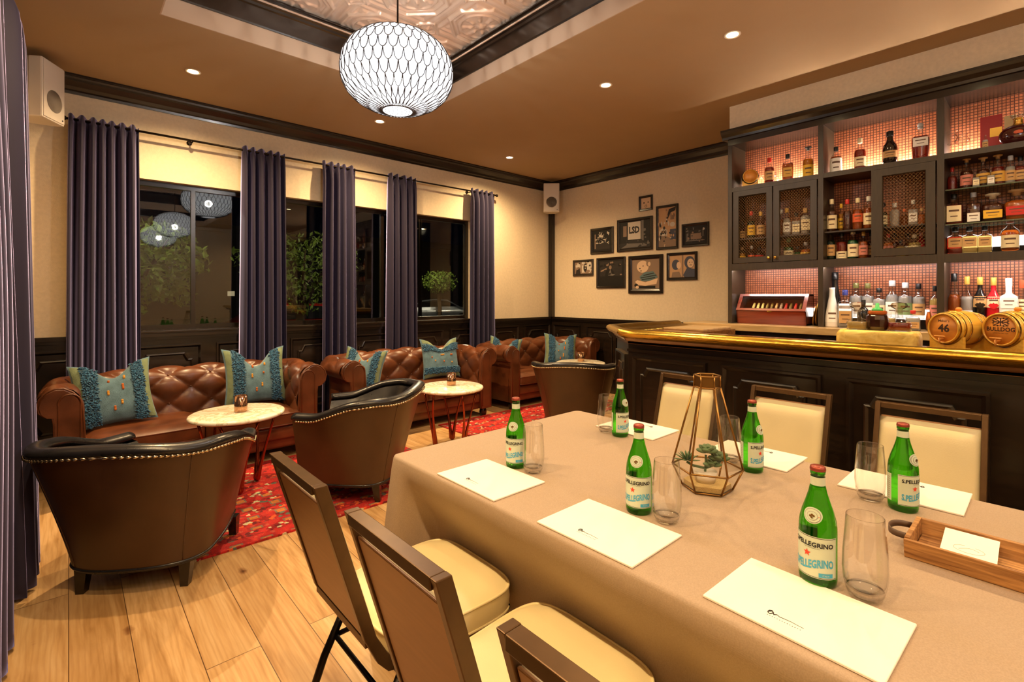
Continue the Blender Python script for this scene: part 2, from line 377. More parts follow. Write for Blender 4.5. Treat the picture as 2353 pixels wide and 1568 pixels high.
M_TEALD = mat('deep_teal_shag', srgb(56, 106, 140), .98, noise=.5, nscale=70, bump=.6, bscale=300, sheen=.3)
M_SAGE = mat('sage_green_wool', srgb(118, 132, 100), .95, noise=.2, nscale=20, bump=.4, bscale=260)
M_YTUFT = mat('mustard_thread', srgb(214, 156, 62), .9); M_OTUFT = mat('rust_thread', srgb(190, 104, 44), .9)
M_LEAF = mat('succulent_green', srgb(86, 112, 72), .5, noise=.2, nscale=30)
M_SHRUB = mat('tree_leaf', srgb(96, 120, 40), .7, noise=.4, nscale=3)
M_BARK = mat('tree_bark', srgb(70, 52, 34), .9)
M_ASPH = mat('asphalt', srgb(46, 44, 42), .8, noise=.2, nscale=5)

# ================================================================== ROOM
XL, XR, YB, YW, H = -0.37, 5.78, -3.9, 5.43, 3.2
m = MB(); m.box((XL-.15, YB-.15, -.1), (XR+.15, YW+.02, 0)); m.build('floor', M_FLOOR, kind='structure')
TR = [(.43, 1.66, 2.60, 3.83), (.43, -1.42, 2.60, .75), (.43, -3.70, 2.60, -1.53)]
m = MB()
m.box((XL-.1, YB-.1, H), (.43, YW+.1, H+.1)); m.box((2.60, YB-.1, H), (XR+.1, YW+.1, H+.1))
for a, b in ((3.83, YW+.1), (.75, 1.66), (-1.53, -1.42), (YB-.1, -3.70)): m.box((.43, a, H), (2.60, b, H+.1))
m.build('ceiling', M_CEIL, kind='structure')
# tray: pale drop face, dark moulding, pressed-tin top
SZ = 2.17
def tin_height(x, y):
    P = .61; u = (x/P) % 1.0-.5; v = (y/P) % 1.0-.5
    au, av = abs(u), abs(v); h = 0
    e = .5-max(au, av)
    h += .006*math.exp(-(e/.008)**2)                       # seams between sheets
    # big octagon ring
    o = max(au, av, (au+av)*.7071*1.08)
    h += .016*math.exp(-((o-.40)/.022)**2)+.008*math.exp(-((o-.34)/.010)**2)
    r = sqrt(u*u+v*v); a = math.atan2(v, u)
    if r < .30:
        h += .010*math.exp(-((r-.27)/.012)**2)
        h += .011*max(0, cos(8*a))*math.exp(-((r-.17)/.06)**2)+.012*math.exp(-(r/.05)**2)+.004*sin(60*r)*max(0, cos(8*a))
    # corner diamonds and scrolls between octagons
    cu, cv = .5-au, .5-av; d = cu+cv
    h += .014*math.exp(-((d-.17)/.012)**2)+.009*math.exp(-((d-.12)/.008)**2)
    if d < .11: h += .008*cos(40*(cu-cv))*math.exp(-(d/.08)**2)
    if o > .43 and d > .2: h += .004*sin(70*min(cu, cv))
    return h
m = MB()
ZT = H+.345
tin = MB(); NG = 300
tin.grid(NG, NG, lambda u, v: (u*SZ, v*SZ, -1.35*tin_height(u*SZ-.48, v*SZ-.48)), flip=True)
tin_o = None
for i, (x0, y0, x1, y1) in enumerate(TR):
    m = MB(); t = .008
    for a, b in (((x0, y0, H+.0004), (x0+t, y1, H+.145)), ((x1-t, y0, H+.0004), (x1, y1, H+.145)), ((x0+t, y0, H+.0004), (x1-t, y0+t, H+.145)), ((x0+t, y1-t, H+.0004), (x1-t, y1, H+.145))): m.box(a, b)
    m.build('trim_%d' % (i+1), M_TRAYS, kind='structure')
    prof = [(0, H+.13), (.020, H+.13), (.024, H+.14), (.026, H+.26), (.036, H+.268), (.040, H+.285), (.052, H+.295), (.056, H+.302), (.100, H+.306), (.100, H+.315), (-.08, H+.36), (-.08, H+.13)]
    m = MB(); n = len(prof)
    rings = []
    for cx, cy, sx, sy in ((x0, y0, 1, 1), (x1, y0, -1, 1), (x1, y1, -1, -1), (x0, y1, 1, -1)):
        rings.append([(cx+sx*p-sx*.004, cy+sy*p-sy*.004, z) for p, z in prof])
    m.loft(rings, True, False, 0, False, loop=True)
    m.build('trim_%d' % (i+4), M_DARK, kind='structure')
    if tin_o is None:
        tin_o = tin.build('ceiling_tin', M_TIN, loc=(x0, y0, ZT), kind='structure')
    else:
        c = tin_o.copy(); COL.objects.link(c); c.location = (x0, y0, ZT)
# satin bright bead under the tin
for i, (x0, y0, x1, y1) in enumerate(TR[:1]):
    m = MB(); e = .058; zz = H+.300
    m.tube([(x0+e, y0+e, zz), (x1-e, y0+e, zz), (x1-e, y1-e, zz), (x0+e, y1-e, zz)], .010, 8, closed=True)
    m.build('trim_7', M_TIN, kind='structure')

# walls. window wall with openings
WIN = [(.18, 1.40), (1.68, 2.32), (2.46, 3.12), (3.24, 4.155)]
ZS, ZH = 1.085, 2.445
m = MB(); TH = .16
m.box((XL-.1, YW, 0), (XR+.1, YW+TH, ZS)); m.box((XL-.1, YW, ZH), (XR+.1, YW+TH, H+.1))
xs = [XL-.1]+[v for w in WIN for v in w]+[XR+.1]
for k in range(0, len(xs), 2): m.box((xs[k], YW, ZS), (xs[k+1], YW+TH, ZH))
m.build('wall_front', M_WALL, kind='structure')
MB().box((XL-.15, YB-.1, 0), (XL, YW, H+.1)).build('wall_left', M_WALL, kind='structure')
MB().box((XR, YB-.1, 0), (XR+.15, YW, H+.1)).build('wall_right', M_WALL, kind='structure')
MB().box((XL, YB-.15, 0), (XR, YB, H+.1)).build('wall_back', M_WALL, kind='structure')
# soffit and boxed wall behind the bar cabinets
XC, YC = 4.65, 2.075
MB().box((XC+.02, YB, 2.965), (XR, YC-.01, H)).build('wall_soffit', M_WALL, kind='structure')
MB().box((5.0, YB, 0), (XR, YC-.03, 2.965)).build('wall_bar', M_CABIN, kind='structure')
# crown
def crown(name, pts, side):
    prof = [(0, 3.065), (.012, 3.065), (.016, 3.085), (.03, 3.095), (.04, 3.12), (.075, 3.155), (.10, 3.165), (.105, 3.18), (.12, 3.185), (.12, 3.2), (0, 3.2)]
    m = MB(); rings = []
    (ax, ay), (bx, by) = pts; nx, ny = side
    tx, ty = (bx-ax), (by-ay); L = sqrt(tx*tx+ty*ty); tx /= L; ty /= L
    for (px, py, s) in ((ax, ay, 1), (bx, by, -1)):
        rings.append([(px+nx*p+tx*s*p, py+ny*p+ty*s*p, z) for p, z in prof])
    m.loft(rings, True, True, 0, False); m.build(name, M_DARK, kind='structure', merge=True)
crown('trim_8', ((XL, YW), (XR, YW)), (0, -1)); crown('trim_9', ((XR, YW), (XR, YC)), (-1, 0)); crown('trim_10', ((XL, YB), (XL, YW)), (1, 0))
# corner post and wainscot
MB().box((XR-.075, YW-.075, 1.06), (XR-.001, YW-.001, 3.07)).build('trim_11', M_DARK, kind='structure', bevel=.004)
def panel_raised(m, a, b, z0, z1, face, cut=.045):
    """raised field with clipped corners on a plane. face(u, z, out)->xyz ; u from a to b"""
    def frame(u0, u1, q0, q1, w, o0, o1):
        ro = [(u0, q0), (u1, q0), (u1, q1), (u0, q1)]; ri = [(u0+w, q0+w), (u1-w, q0+w), (u1-w, q1-w), (u0+w, q1-w)]
        rm = [(u0+w*.45, q0+w*.45), (u1-w*.45, q0+w*.45), (u1-w*.45, q1-w*.45), (u0+w*.45, q1-w*.45)]
        R = [[face(u, z, o0) for u, z in ro], [face(u, z, o1) for u, z in ro], [face(u, z, o1) for u, z in rm], [face(u, z, o0) for u, z in ri]]
        m.loft(R, True, False, 0, False)
    frame(a, b, z0, z1, .03, 0, .022)
    g = .075
    u0, u1, q0, q1 = a+g, b-g, z0+g, z1-g
    if u1-u0 < .1 or q1-q0 < .06: return
    c = min(cut, (q1-q0)*.3)
    oc = lambda e: [(u0+e, q0+c+e), (u0+e+c*.5, q0+c+e), (u0+c+e, q0+e), (u1-c-e, q0+e), (u1-e-c*.5, q0+c+e), (u1-e, q0+c+e), (u1-e, q1-c-e), (u1-e-c*.5, q1-c-e), (u1-c-e, q1-e), (u0+c+e, q1-e), (u0+c*.5+e, q1-c-e), (u0+e, q1-c-e)]
    R = [[face(u, z, 0) for u, z in oc(0)], [face(u, z, .016) for u, z in oc(.002)], [face(u, z, .020) for u, z in oc(.010)], [face(u, z, .010) for u, z in oc(.022)]]
    m.loft(R, True, True, 0, False)
def wainscot(name, a, b, face, ncol):
    m = MB()
    def bar(u0, u1, z0, z1, o):
        P = [face(u, z, q) for q in (0, o) for u, z in ((u0, z0), (u1, z0), (u1, z1), (u0, z1))]
        m.add(P, [(0, 3, 2, 1), (4, 5, 6, 7), (0, 1, 5, 4), (1, 2, 6, 5), (2, 3, 7, 6), (3, 0, 4, 7)])
    bar(a, b, 0, 1.03, .012); bar(a, b, 1.03, 1.065, .045); bar(a, b, 1.005, 1.03, .028); bar(a, b, 0, .13, .03); bar(a, b, .13, .15, .02)
    w = (b-a)/ncol; f2 = lambda u, z, o: face(u, z, .012+o)
    for k in range(ncol): panel_raised(m, a+k*w+.06, a+(k+1)*w-.06, .20, .95, f2, .06)
    m.build(name, M_DARK, kind='structure', merge=True)
wainscot('trim_12', XL, XR, lambda u, z, o: (u, YW-o, z), 9)
wainscot('trim_13', YC, YW, lambda u, z, o: (XR-o, u, z), 5)
wainscot('trim_14', YB, YW, lambda u, z, o: (XL+o, u, z), 12)
# windows
for i, (a, b) in enumerate(WIN):
    m = MB(); y0, y1 = YW+.075, YW+.125; f = .045
    m.box((a, y0, ZS), (a+f, y1, ZH)); m.box((b-f, y0, ZS), (b, y1, ZH)); m.box((a+f, y0, ZS), (b-f, y1, ZS+f)); m.box((a+f, y0, ZH-f), (b-f, y1, ZH))
    wn = m.build('window_%d' % (i+1), M_DARK, kind='structure')
    if i in (0, 2): MB().box((a+(b-a)*.56, y0, ZS+f), (a+(b-a)*.56+.035, y1, ZH-f)).build('mullion', M_DARK, wn)
    MB().box((a+f, y0+.02, ZS+f), (b-f, y0+.026, ZH-f)).build('glass_pane', M_PANE, wn)
    MB().box((a-.0, YW-.05, ZS-.022), (b+.0, y0, ZS)).build('window_sill', M_DARK, wn, bevel=.004)

# ================================================================== outside at night
MB().box((-30, YW+.4, -.32), (60, 60, -.22)).build('ground', M_ASPH, kind='structure')
def building():
    t = thing('building', 'long dark low building with a few lit windows across the street', 'building', (6, 40, -.22))
    m = MB(); m.box((-30, 0, 0), (30, 6, 6.5)); m.box((-30.2, -.3, 6.2), (30.2, 6, 6.7)); m.build('facade', mat('dark_render', srgb(34, 30, 32), .9), t)
    lit = emis('lit_shop_window', (1, .8, .5), .5)
    for x in (-22, -19.5, -9.0, 2.5): MB().box((x, -.05, 1.6), (x+.45, .02, 1.95)).build('lit_window', lit, t)
building()
def car(loc, rz, colr, label):
    t = thing('parked_car', label, 'car', loc, rz, 'cars parked outside the windows')
    side = [(-2.2, .45), (-2.28, .65), (-2.2, .85), (-1.5, .95), (-.9, 1.36), (-.2, 1.45), (.6, 1.42), (1.3, 1.02), (2.0, .88), (2.25, .62), (2.2, .4)]
    m = MB(); rings = []
    for y, sx, sz in ((-.9, .93, .80), (-.86, .99, .95), (-.6, 1, 1), (.6, 1, 1), (.86, .99, .95), (.9, .93, .80)):
        rings.append([(x*sx, y*(.80 if z > 1.2 else 1), .3+(z-.3)*sz) for x, z in side]+[(2.1*sx, y, .3), (-2.1*sx, y, .3)])
    m.loft(rings, True, True, 0, True); m.build('body', mat('car_paint_%s' % colr[0], colr[1], .25, metal=.4, coat=1.), t)
    dk = mat('car_glass', srgb(16, 18, 20), .08)
    m = MB()
    for s in (-1, 1): m.add([(-1.35, s*.865, .99), (1.12, s*.865, 1.04), (.55, s*.745, 1.34), (-.15, s*.735, 1.38), (-.8, s*.745, 1.30)], [(0, 1, 2, 3, 4)])
    m.build('side_window', dk, t)
    for x in (-1.4, 1.4):
        for s in (-1, 1):
            MB().lathe([(.16, -.1), (.32, -.1), (.33, -.06), (.33, .06), (.32, .1), (.2, .1)], 24, M=T(x, s*.84, .33, rx=pi/2)).build('wheel', mat('tyre', srgb(20, 20, 20), .8) if 'tyre' not in bpy.data.materials else bpy.data.materials['tyre'], t)
            MB().lathe([(0, -.12), (.2, -.12), (.2, .12), (0, .12)], 10, M=T(x, s*.84, .33, rx=pi/2)).build('hubcap', M_WHITE, t)
    MB().rbox((-2.3, -.75, .66), (-2.12, -.45, .8), .03).rbox((-2.3, .45, .66), (-2.12, .75, .8), .03).build('tail_light', mat('tail_red', srgb(150, 20, 20), .3) if 'tail_red' not in bpy.data.materials else bpy.data.materials['tail_red'], t)
    MB().rbox((2.08, -.78, .6), (2.27, -.45, .74), .03).rbox((2.08, .45, .6), (2.27, .78, .74), .03).build('headlight', M_WHITE, t)
car((-.65, 12.2, -.22), radians(8), ('silver', srgb(190, 190, 190)), 'white car parked closest to the left window')
car((4.6, 14.0, -.22), radians(-4), ('red', srgb(150, 30, 22)), 'red car parked outside the left window, behind the mullion')
car((15.6, 23.6, -.22), radians(-34), ('grey', srgb(140, 146, 156)), 'silver saloon seen through the window nearest the corner')
def tree(loc, hgt, rad, trunk, label, n=1500, seed=1):
    t = thing('tree', label, 'tree', loc, 0, 'trees outside the windows')
    rnd = random.Random(seed)
    m = MB(); m.tube([(0, 0, 0), (.05, 0, trunk*.5), (0, .05, trunk), (.1, 0, hgt*.75)], .09, 8, rs=[.12, .1, .08, .03])
    for k in range(7):
        a = k*.9; m.tube([(0, .03, trunk*.9), (rad*.3*cos(a), rad*.3*sin(a), trunk+(hgt-trunk)*.35), (rad*.7*cos(a), rad*.7*sin(a), trunk+(hgt-trunk)*(.4+.07*k))], .03, 5, rs=[.05, .03, .01])
    m.build('trunk', M_BARK, t)
    m = MB(); zc = (trunk+hgt)/2; hz = (hgt-trunk)/2+.1
    for _ in range(n):
        while True:
            p = Vector((rnd.uniform(-1, 1), rnd.uniform(-1, 1), rnd.uniform(-1, 1)))
            if .25 < p.length < 1+.15*sin(p.x*7+p.z*5): break
        c = Vector((p.x*rad, p.y*rad, zc+p.z*hz)); s = rnd.uniform(.04, .09)
        R = Matrix.Rotation(rnd.uniform(0, 6), 3, Vector((rnd.uniform(-1, 1), rnd.uniform(-1, 1), rnd.uniform(-1, 1))).normalized())
        m.add([c+R @ Vector(q) for q in ((-s, 0, 0), (0, -s*.45, 0), (s, 0, .01), (0, s*.45, 0))], [(0, 1, 2, 3)])
    m.build('foliage', M_SHRUB, t)
tree((.6, 9.2, -.22), 2.65, 1.05, 1.45, 'leafy street tree outside the left window, beyond the sill', 2600, 3)
tree((3.6, 10.6, -.22), 2.9, 1.2, 1.35, 'tree outside behind the second curtain from the left', 1500, 5)
tree((13.6, 20.4, -.22), 2.75, .85, 1.85, 'small round tree outside the window nearest the corner', 1300, 8)
# street lamp that lights the pavement
def street_lamp(loc, label):
    t = thing('street_lamp', label, 'lamp post', loc)
    MB().tube([(0, 0, 0), (0, 0, 4.2), (.15, -.1, 4.5), (.6, -.3, 4.6)], .05, 8).build('pole', M_ROD, t)
    MB().rbox((.5, -.45, 4.5), (.9, -.2, 4.6), .03).build('lamp_head', M_ROD, t)
    l = bpy.data.lights.new('street_light', 'POINT'); l.energy = 800; l.color = (1, .85, .6); l.shadow_soft_size = .12
    o = bpy.data.objects.new('street_light', l); COL.objects.link(o); o.parent = t; o.location = (.7, -.33, 4.4)
street_lamp((-2.4, 8.0, -.22), 'street lamp standing outside left of the leftmost window')
street_lamp((6.5, 10.6, -.22), 'unseen extra lamp added outside behind the fourth curtain of the window wall')  # extra lamp hidden by the curtain, added to brighten the parked cars
street_lamp((10.6, 18.6, -.22), 'street lamp standing outside beyond the window nearest the corner')

# ================================================================== lights in the ceiling
def downlight(x, y, label, power):
    t = thing('downlight', label, 'ceiling light', (x, y, H), 0, 'recessed ceiling spotlights')
    MB().lathe([(.036, .02), (.040, -.001), (.052, -.005), (.055, -.002), (.055, .0005)], 28, cap=False).build('trim_ring', M_WHITE, t)
    MB().lathe([(0, -.0015), (.038, -.0015)], 24, cap=False).build('lens', M_BULB, t)
    l = bpy.data.lights.new('spot', 'SPOT'); l.energy = power; l.color = WARM; l.spot_size = radians(152); l.spot_blend = 1.0; l.shadow_soft_size = .022
    o = bpy.data.objects.new('spot_lamp', l); COL.objects.link(o); o.parent = t; o.location = (0, 0, -.012)
    return t
DL = ['above the left sofa', 'above the middle sofa, left of the room corner', 'nearest the room corner', 'right of the chandelier and nearest the picture wall', 'glowing on the ceiling in front of the bar, the rightmost', 'over the meeting table near the bar', 'fourth in the row along the bar', 'fifth in the row along the bar', 'sixth in the row along the bar', 'added out of view by the left wall nearest the chandelier', 'added out of view by the left wall beside the near curtain', 'added out of view above the camera side of the left wall', 'added out of view, second from the rear along the left wall', 'added out of view, last along the left wall']
for (x, y), s, pw in zip(DOWN, DL, DOWN_W): downlight(x, y, 'recessed round ceiling spotlight '+s, pw)

def chandelier(loc, label):
    t = thing('chandelier', label, 'chandelier', loc, 0, 'capiz globe chandeliers')
    R, Zh = .34, .245
    NS = 38
    def rad(z): # squashed globe, flat at top and bottom
        q = min(1, abs(z)/Zh); return R*max(.0, (1-q**2.3))**.5
    zs = [-.235+.47*k/40 for k in range(41)]
    MB().lathe([(max(rad(z), .09), z) for z in zs], 56, cap=False).build('shade', M_CAPIZ, t)
    m = MB()
    bands = [-.238, -.218, -.182, -.132, -.072, -.006, .060, .122, .172, .208, .232]
    for i, z in enumerate(bands[:-1]):
        z2 = bands[i+1]
        for k in range(NS):
            a0 = 2*pi*(k+(i % 2)*.5)/NS; da = 2*pi/NS; pts = []
            for s in range(9):
                u = s/8; a = a0+da*u; zz = z2-(z2-z)*sin(pi*u)**.38
                rr = max(rad(zz), .09)+.0035; pts.append((rr*cos(a), rr*sin(a), zz))
            m.tube(pts, .0026, 4)
    m.tube([(.093*cos(a), .093*sin(a), -.238) for a in [2*pi*k/32 for k in range(32)]], .004, 6, closed=True)
    m.tube([(.093*cos(a), .093*sin(a), .234) for a in [2*pi*k/32 for k in range(32)]], .004, 6, closed=True)
    m.build('wire_frame', M_WIRE, t)
    m = MB(); m.lathe([(0, -.2395), (.09, -.2395), (.09, -.236), (0, -.236)], 32)
    for r_, n_ in ((.03, 6), (.055, 11), (.075, 15)):
        for k in range(n_): m.sphere((r_*cos(2*pi*k/n_), r_*sin(2*pi*k/n_), -.2405), .0028, 6, 4, 1)
    m.build('bottom_disc', [M_CAPIZ, M_WIRE], t)
    top = ZT-loc[2]-.02
    MB().tube([(0, 0, -.02), (0, 0, top)], .006, 8).lathe([(.0, .215), (.05, .215), (.012, .26), (.006, .27)], 16).build('stem', M_ROD, t)
    MB().lathe([(0, top-.03), (.03, top-.03), (.06, top-.005), (.06, top+.01)], 24).build('canopy', M_ROD, t)
    b = MB(); b.sphere((0, 0, -.04), .035, 12, 8); b.build('bulb', emis('chandelier_bulb', (1, .95, .9), 12) if 'chandelier_bulb' not in bpy.data.materials else bpy.data.materials['chandelier_bulb'], t)
    l = bpy.data.lights.new('bulb_light', 'POINT'); l.energy = CHAND_W; l.color = (1, .93, .86); l.shadow_soft_size = .045
    o = bpy.data.objects.new('bulb_light', l); COL.objects.link(o); o.parent = t; o.location = (0, 0, -.04)
    return t
c0 = chandelier((CHAND[0][0], CHAND[0][1], 2.79), 'white shell globe chandelier hanging under the pressed tin ceiling tray')
dup(c0, (CHAND[1][0], CHAND[1][1], 2.77), .1, 'shell globe chandelier over the near end of the table, seen reflected in the left window')
dup(c0, (CHAND[2][0], CHAND[2][1], 2.76), .2, 'shell globe chandelier furthest from the windows, smallest reflection in the left window')

# ================================================================== speakers
def speaker(loc, rz, label):
    t = thing('wall_speaker', label, 'speaker', loc, rz, 'white speakers in the corners')
    m = MB(); m.prism([(-.12, -.10), (.12, -.10), (.12, -.02), (.07, .10), (-.07, .10), (-.12, -.02)], 0, .44); m.build('cabinet', M_WHITE, t, bevel=.01)
    m = MB(); m.rbox((-.11, -.106, .012), (.11, -.099, .428), .003); m.build('grille', M_WHITE, t)
    m = MB(); m.lathe([(0, .0), (.072, .0), (.078, -.004), (.082, 0)], 32, M=T(0, -.106, .15, rx=pi/2)); m.build('woofer_grille', M_GRILL, t)
    MB().lathe([(0, .0), (.006, .0), (.006, .003), (0, .003)], 10, M=T(.085, -.106, .035, rx=pi/2)).build('badge', M_INK, t)
    MB().box((-.03, .09, .15), (.03, .13, .29)).build('bracket', M_WHITE, t)
speaker((5.53, 5.20, 2.68), radians(-45)+radians(0), 'white wall speaker mounted in the far corner beside the framed photographs')
speaker((-.17, 5.06, 2.70), radians(60), 'white wall speaker mounted in the left corner above the leftmost curtains')

# ================================================================== curtains
def curtain(name_label, p0, p1, ztop, zbot, npl, amp, seed, flare=1.12, normal=(0, -1), bulge=0., off=0.):
    t = thing('curtain', name_label, 'curtain', (p0[0], p0[1], 0), 0, 'dark velvet curtains')
    rnd = random.Random(seed); ph = [rnd.uniform(-.5, .5) for _ in range(npl+2)]
    dx, dy = p1[0]-p0[0], p1[1]-p0[1]; nx, ny = normal
    cxx, cyy = dx/2, dy/2
    def fn(u, v):
        z = zbot+(ztop-zbot)*v
        sp = 1+(flare-1)*(1-v)**.8
        uu = .5+(u-.5)*sp + .012*sin(3*v+u*9+seed)*(1-v)
        a = u*npl*2*pi+.5*sin(u*11+seed)+.25*sin(2.5*v+seed)
        am = amp*(.55+.45*sin(pi*min(1, v*1.0+.02))**.3 if v > .97 else 1)*(1+.25*sin(u*5+seed*2))
        w = math.copysign(abs(sin(a))**.75, sin(a))
        o = am*w*(1-.35*max(0, (v-.93)/.07)) + bulge*sin(pi*(1-v))**1.5*(.3+.7*u) + off*(1-v)
        zz = z+(.012*sin(a*1.0)) if v > .985 else z
        return (dx*uu+nx*o, dy*uu+ny*o, zz)
    m = MB(); m.grid(npl*14, 46, fn)
    o = m.build('fabric', M_VELVET, t); s = o.modifiers.new('thick', 'SOLIDIFY'); s.thickness = .006; s.offset = 0
    m = MB()
    for k in range(npl+1):
        u = (k+.5)/(npl+1); m.add([(dx*u-.008*abs(dx)/max(.1, abs(dx)), dy*u+ny*.0+ny*.02, ztop-.0)]*0, [])
    return t
RZ = 2.83
ZC = 2.86
cl = ['leftmost dark curtain of the window wall, beside the bare wall strip', 'second dark curtain from the left on the window wall', 'dark curtain in the middle of the five on the window wall', 'fourth dark curtain from the left on the window wall', 'narrow dark curtain nearest the framed photographs']
for i, (a, b) in enumerate(((0.0, .45), (1.26, 1.65), (2.04, 2.42), (2.83, 3.20), (4.06, 4.49))):
    curtain(cl[i], (a, 5.322), (b, 5.322), ZC, .02, (7, 5, 5, 4, 5)[i], .054, i*3+1, 1.10)
curtain('dark curtain on the left wall nearer the window corner', (-.235, 4.25), (-.225, 3.17), ZC, .02, 8, .050, 21, 1.07, (1, 0), 0.0, .055)
curtain('broad pale-lit curtain on the left wall at the edge of the picture', (-.255, 2.75), (-.255, 1.25), ZC, .02, 9, .050, 33, 1.05, (1, 0), .055, .045)
def rod(a, b, nrm, label):
    t = thing('curtain_rod', label, 'curtain rod', (0, 0, 0))
    A = Vector((*a, RZ)); B = Vector((*b, RZ)); d = (B-A).normalized()
    MB().tube([A, B], .010, 10).build('rod', M_ROD, t)
    for P in (A, B): MB().sphere(tuple(P), .020, 12, 8).build('finial', M_ROD, t)
    n = Vector((*nrm, 0)); L = (B-A).length
    BR = .108 if a[0] != b[0] else .125
    for f in ((.19, .9) if L > 3 else (.04, .5)):
        P = A+d*(L*f); m = MB(); m.tube([P+Vector((0, 0, -.012)), P-n*BR+Vector((0, 0, -.012))], .007, 8); m.lathe([(0, 0), (.022, 0), (.022, .008), (0, .008)], 16, M=Matrix.Translation(P-n*BR) @ n.to_track_quat('Z', 'Y').to_matrix().to_4x4()); m.sphere(tuple(P+Vector((0, 0, -.012))), .015, 8, 6)
        m.build('bracket', M_ROD, t)
rod((-.03, 5.322), (4.53, 5.322), (0, -1), 'long dark iron curtain rod above the windows')
rod((-.24, 4.30), (-.24, 1.2), (1, 0), 'dark iron curtain rod along the left wall')

# ================================================================== chesterfield sofas
def sofa(L, cx, label, yf=4.40):
    """local: front y=0, back y=.88, centre x=0"""
    t = thing('chesterfield_sofa', label, 'sofa', (cx, yf, 0), 0, 'button-tufted leather sofas under the windows')
    aw = .25; a = L/2-aw; yb = .60; rc = .13
    prof = [(-.005, .36), (0, .46), (.004, .54), (.008, .61), (.012, .665), (.03, .715), (.062, .755), (.105, .782), (.15, .785), (.19, .765), (.222, .728), (.235, .68), (.225, .635), (.195, .605), (.16, .60), (.152, .55), (.150, .40), (.150, .20), (.150, .10)]
    NPR = 84
    # arc length table of profile
    dl = [0]
    for p, q in zip(prof, prof[1:]): dl.append(dl[-1]+sqrt((p[0]-q[0])**2+(p[1]-q[1])**2))
    def P(t_):
        for i in range(len(dl)-1):
            if t_ <= dl[i+1] or i == len(dl)-2:
                f = (t_-dl[i])/(dl[i+1]-dl[i]); return (prof[i][0]+(prof[i+1][0]-prof[i][0])*f, prof[i][1]+(prof[i+1][1]-prof[i][1])*f)
    straight = yb-rc-.05; back = 2*(a-rc); arc = pi/2*rc
    tot = 2*straight+2*arc+back
    def path(s):
        if s < straight: return (-a, .05+s), (-1, 0)
        s -= straight
        if s < arc: th = s/rc; return (-a+rc-rc*cos(th), yb-rc+rc*sin(th)), (-cos(th), sin(th))
        s -= arc
        if s < back: return (-a+rc+s, yb), (0, 1)
        s -= back
        if s < arc: th = s/rc; return (a-rc+rc*sin(th), yb-rc+rc*cos(th)), (sin(th), cos(th))
        s -= arc
        return (a, yb-rc-s), (1, 0)
    TUFT = dl[11]; du, dv = .155, .128
    def surf(s, tt):
        (px, py), (nx, ny) = path(s); n, z = P(tt)
        n2, z2 = P(min(dl[-1], tt+.01)); n1, z1 = P(max(0, tt-.01))
        tx, tz = n2-n1, z2-z1; l = sqrt(tx*tx+tz*tz) or 1; on, oz = -tz/l, tx/l       # towards the seat / up
        d = 0
        if tt < TUFT:
            U = (s-tot/2)/du; V = tt/dv; A = (U+V)/2; B = (U-V)/2
            h = (abs(sin(pi*A))*abs(sin(pi*B)))**.42
            fade = min(1, max(0, (TUFT-tt)/.10)); d = (h-1)*.034*fade+.012
        else:
            d = .012*max(0, 1-(tt-TUFT)/.05)
        return (px+nx*(n+on*d), py+ny*(n+on*d), z+oz*d)
    def sec(name, s0, s1):
        ns = max(8, int((s1-s0)/.0135)); m = MB()
        m.grid(ns, NPR, lambda u, v: surf(s0+(s1-s0)*u, dl[-1]*v), flip=True)
        # buttons
        for i in range(-20, 21):
            for j in range(0, 7):
                if (i+j) % 2: continue
                s = tot/2+i*du; tt = j*dv
                if s0+.01 < s < s1-.01 and .03 < tt < TUFT-.03: m.sphere(surf(s, tt), .011, 8, 6)
        m.build(name, M_SOFA, t)
    e1 = straight+arc*.5
    sec('arm', 0, e1); sec('back', e1, tot-e1); sec('arm', tot-e1, tot)
    # scroll-shaped front panels with piping
    for sg in (-1, 1):
        pl = [(sg*(a+n), z) for n, z in prof]+[(sg*(a+.0), .10)]
        m = MB(); n = len(pl)
        R = [[(x, y, z) for x, z in pl] for y in (.055, .012)]
        cxx = sum(x for x, z in pl)/n
        R.append([(cxx+(x-cxx)*.90, 0, .10+(z-.10)*.985) for x, z in pl])
        m.loft(R, True, False, 0, True); m.add(R[-1], [tuple(range(n))])
        m.build('arm_front', M_SOFA, t, merge=True)
        m = MB()
        sc = [(sg*(a+.075+.058*cos(th)), .68+.062*sin(th)) for th in [pi*.0+pi*k/10 for k in range(-1, 12)]]
        if sg > 0: sc = sc
        path_ = [(sg*(a+.133), .002, .13)]+[(x, .0, z) for x, z in sc]+[(sg*(a+.018), .002, .13)]
        m.tube(path_, .006, 6)
        o_ = [(x, .010, z) for x, z in pl[:-1]]; m.tube(o_, .007, 6)
        m.build('piping', M_SOFA, t)
    # base rail, seat cushions
    m = MB(); m.rbox((-a-.02, .05, .09), (a+.02, .84, .26), .02, 3); m.build('base', M_SOFA, t)
    m = MB(); m.rbox((-a+.0, .02, .17), (a-.0, .10, .285), .02, 3); m.build('front_rail', M_SOFA, t)
    for k in (0, 1):
        x0 = -a+.004+k*a; x1 = x0+a-.008
        m = MB()
        NX, NY = 14, 12
        def top(u, v, sgn):
            X = 2*abs(u-.5); Y = 2*abs(v-.5); e = (1-X**5)*(1-Y**6)
            return (x0+(x1-x0)*u, .0+.62*v-.012*(1-X*X)*(1-v), .345+sgn*(.045+.04*max(0, e)**.5))
        m.grid(NX, NY, lambda u, v: top(u, v, 1)); m.grid(NX, NY, lambda u, v: top(u, v, -1), flip=True)
        per = [(u/NX, 0) for u in range(NX+1)]+[(1, v/NY) for v in range(1, NY+1)]+[(1-u/NX, 1) for u in range(1, NX+1)]+[(0, 1-v/NY) for v in range(1, NY)]
        m.loft([[top(u, v, -1) for u, v in per], [top(u, v, 1) for u, v in per]], True, False, 0, True)
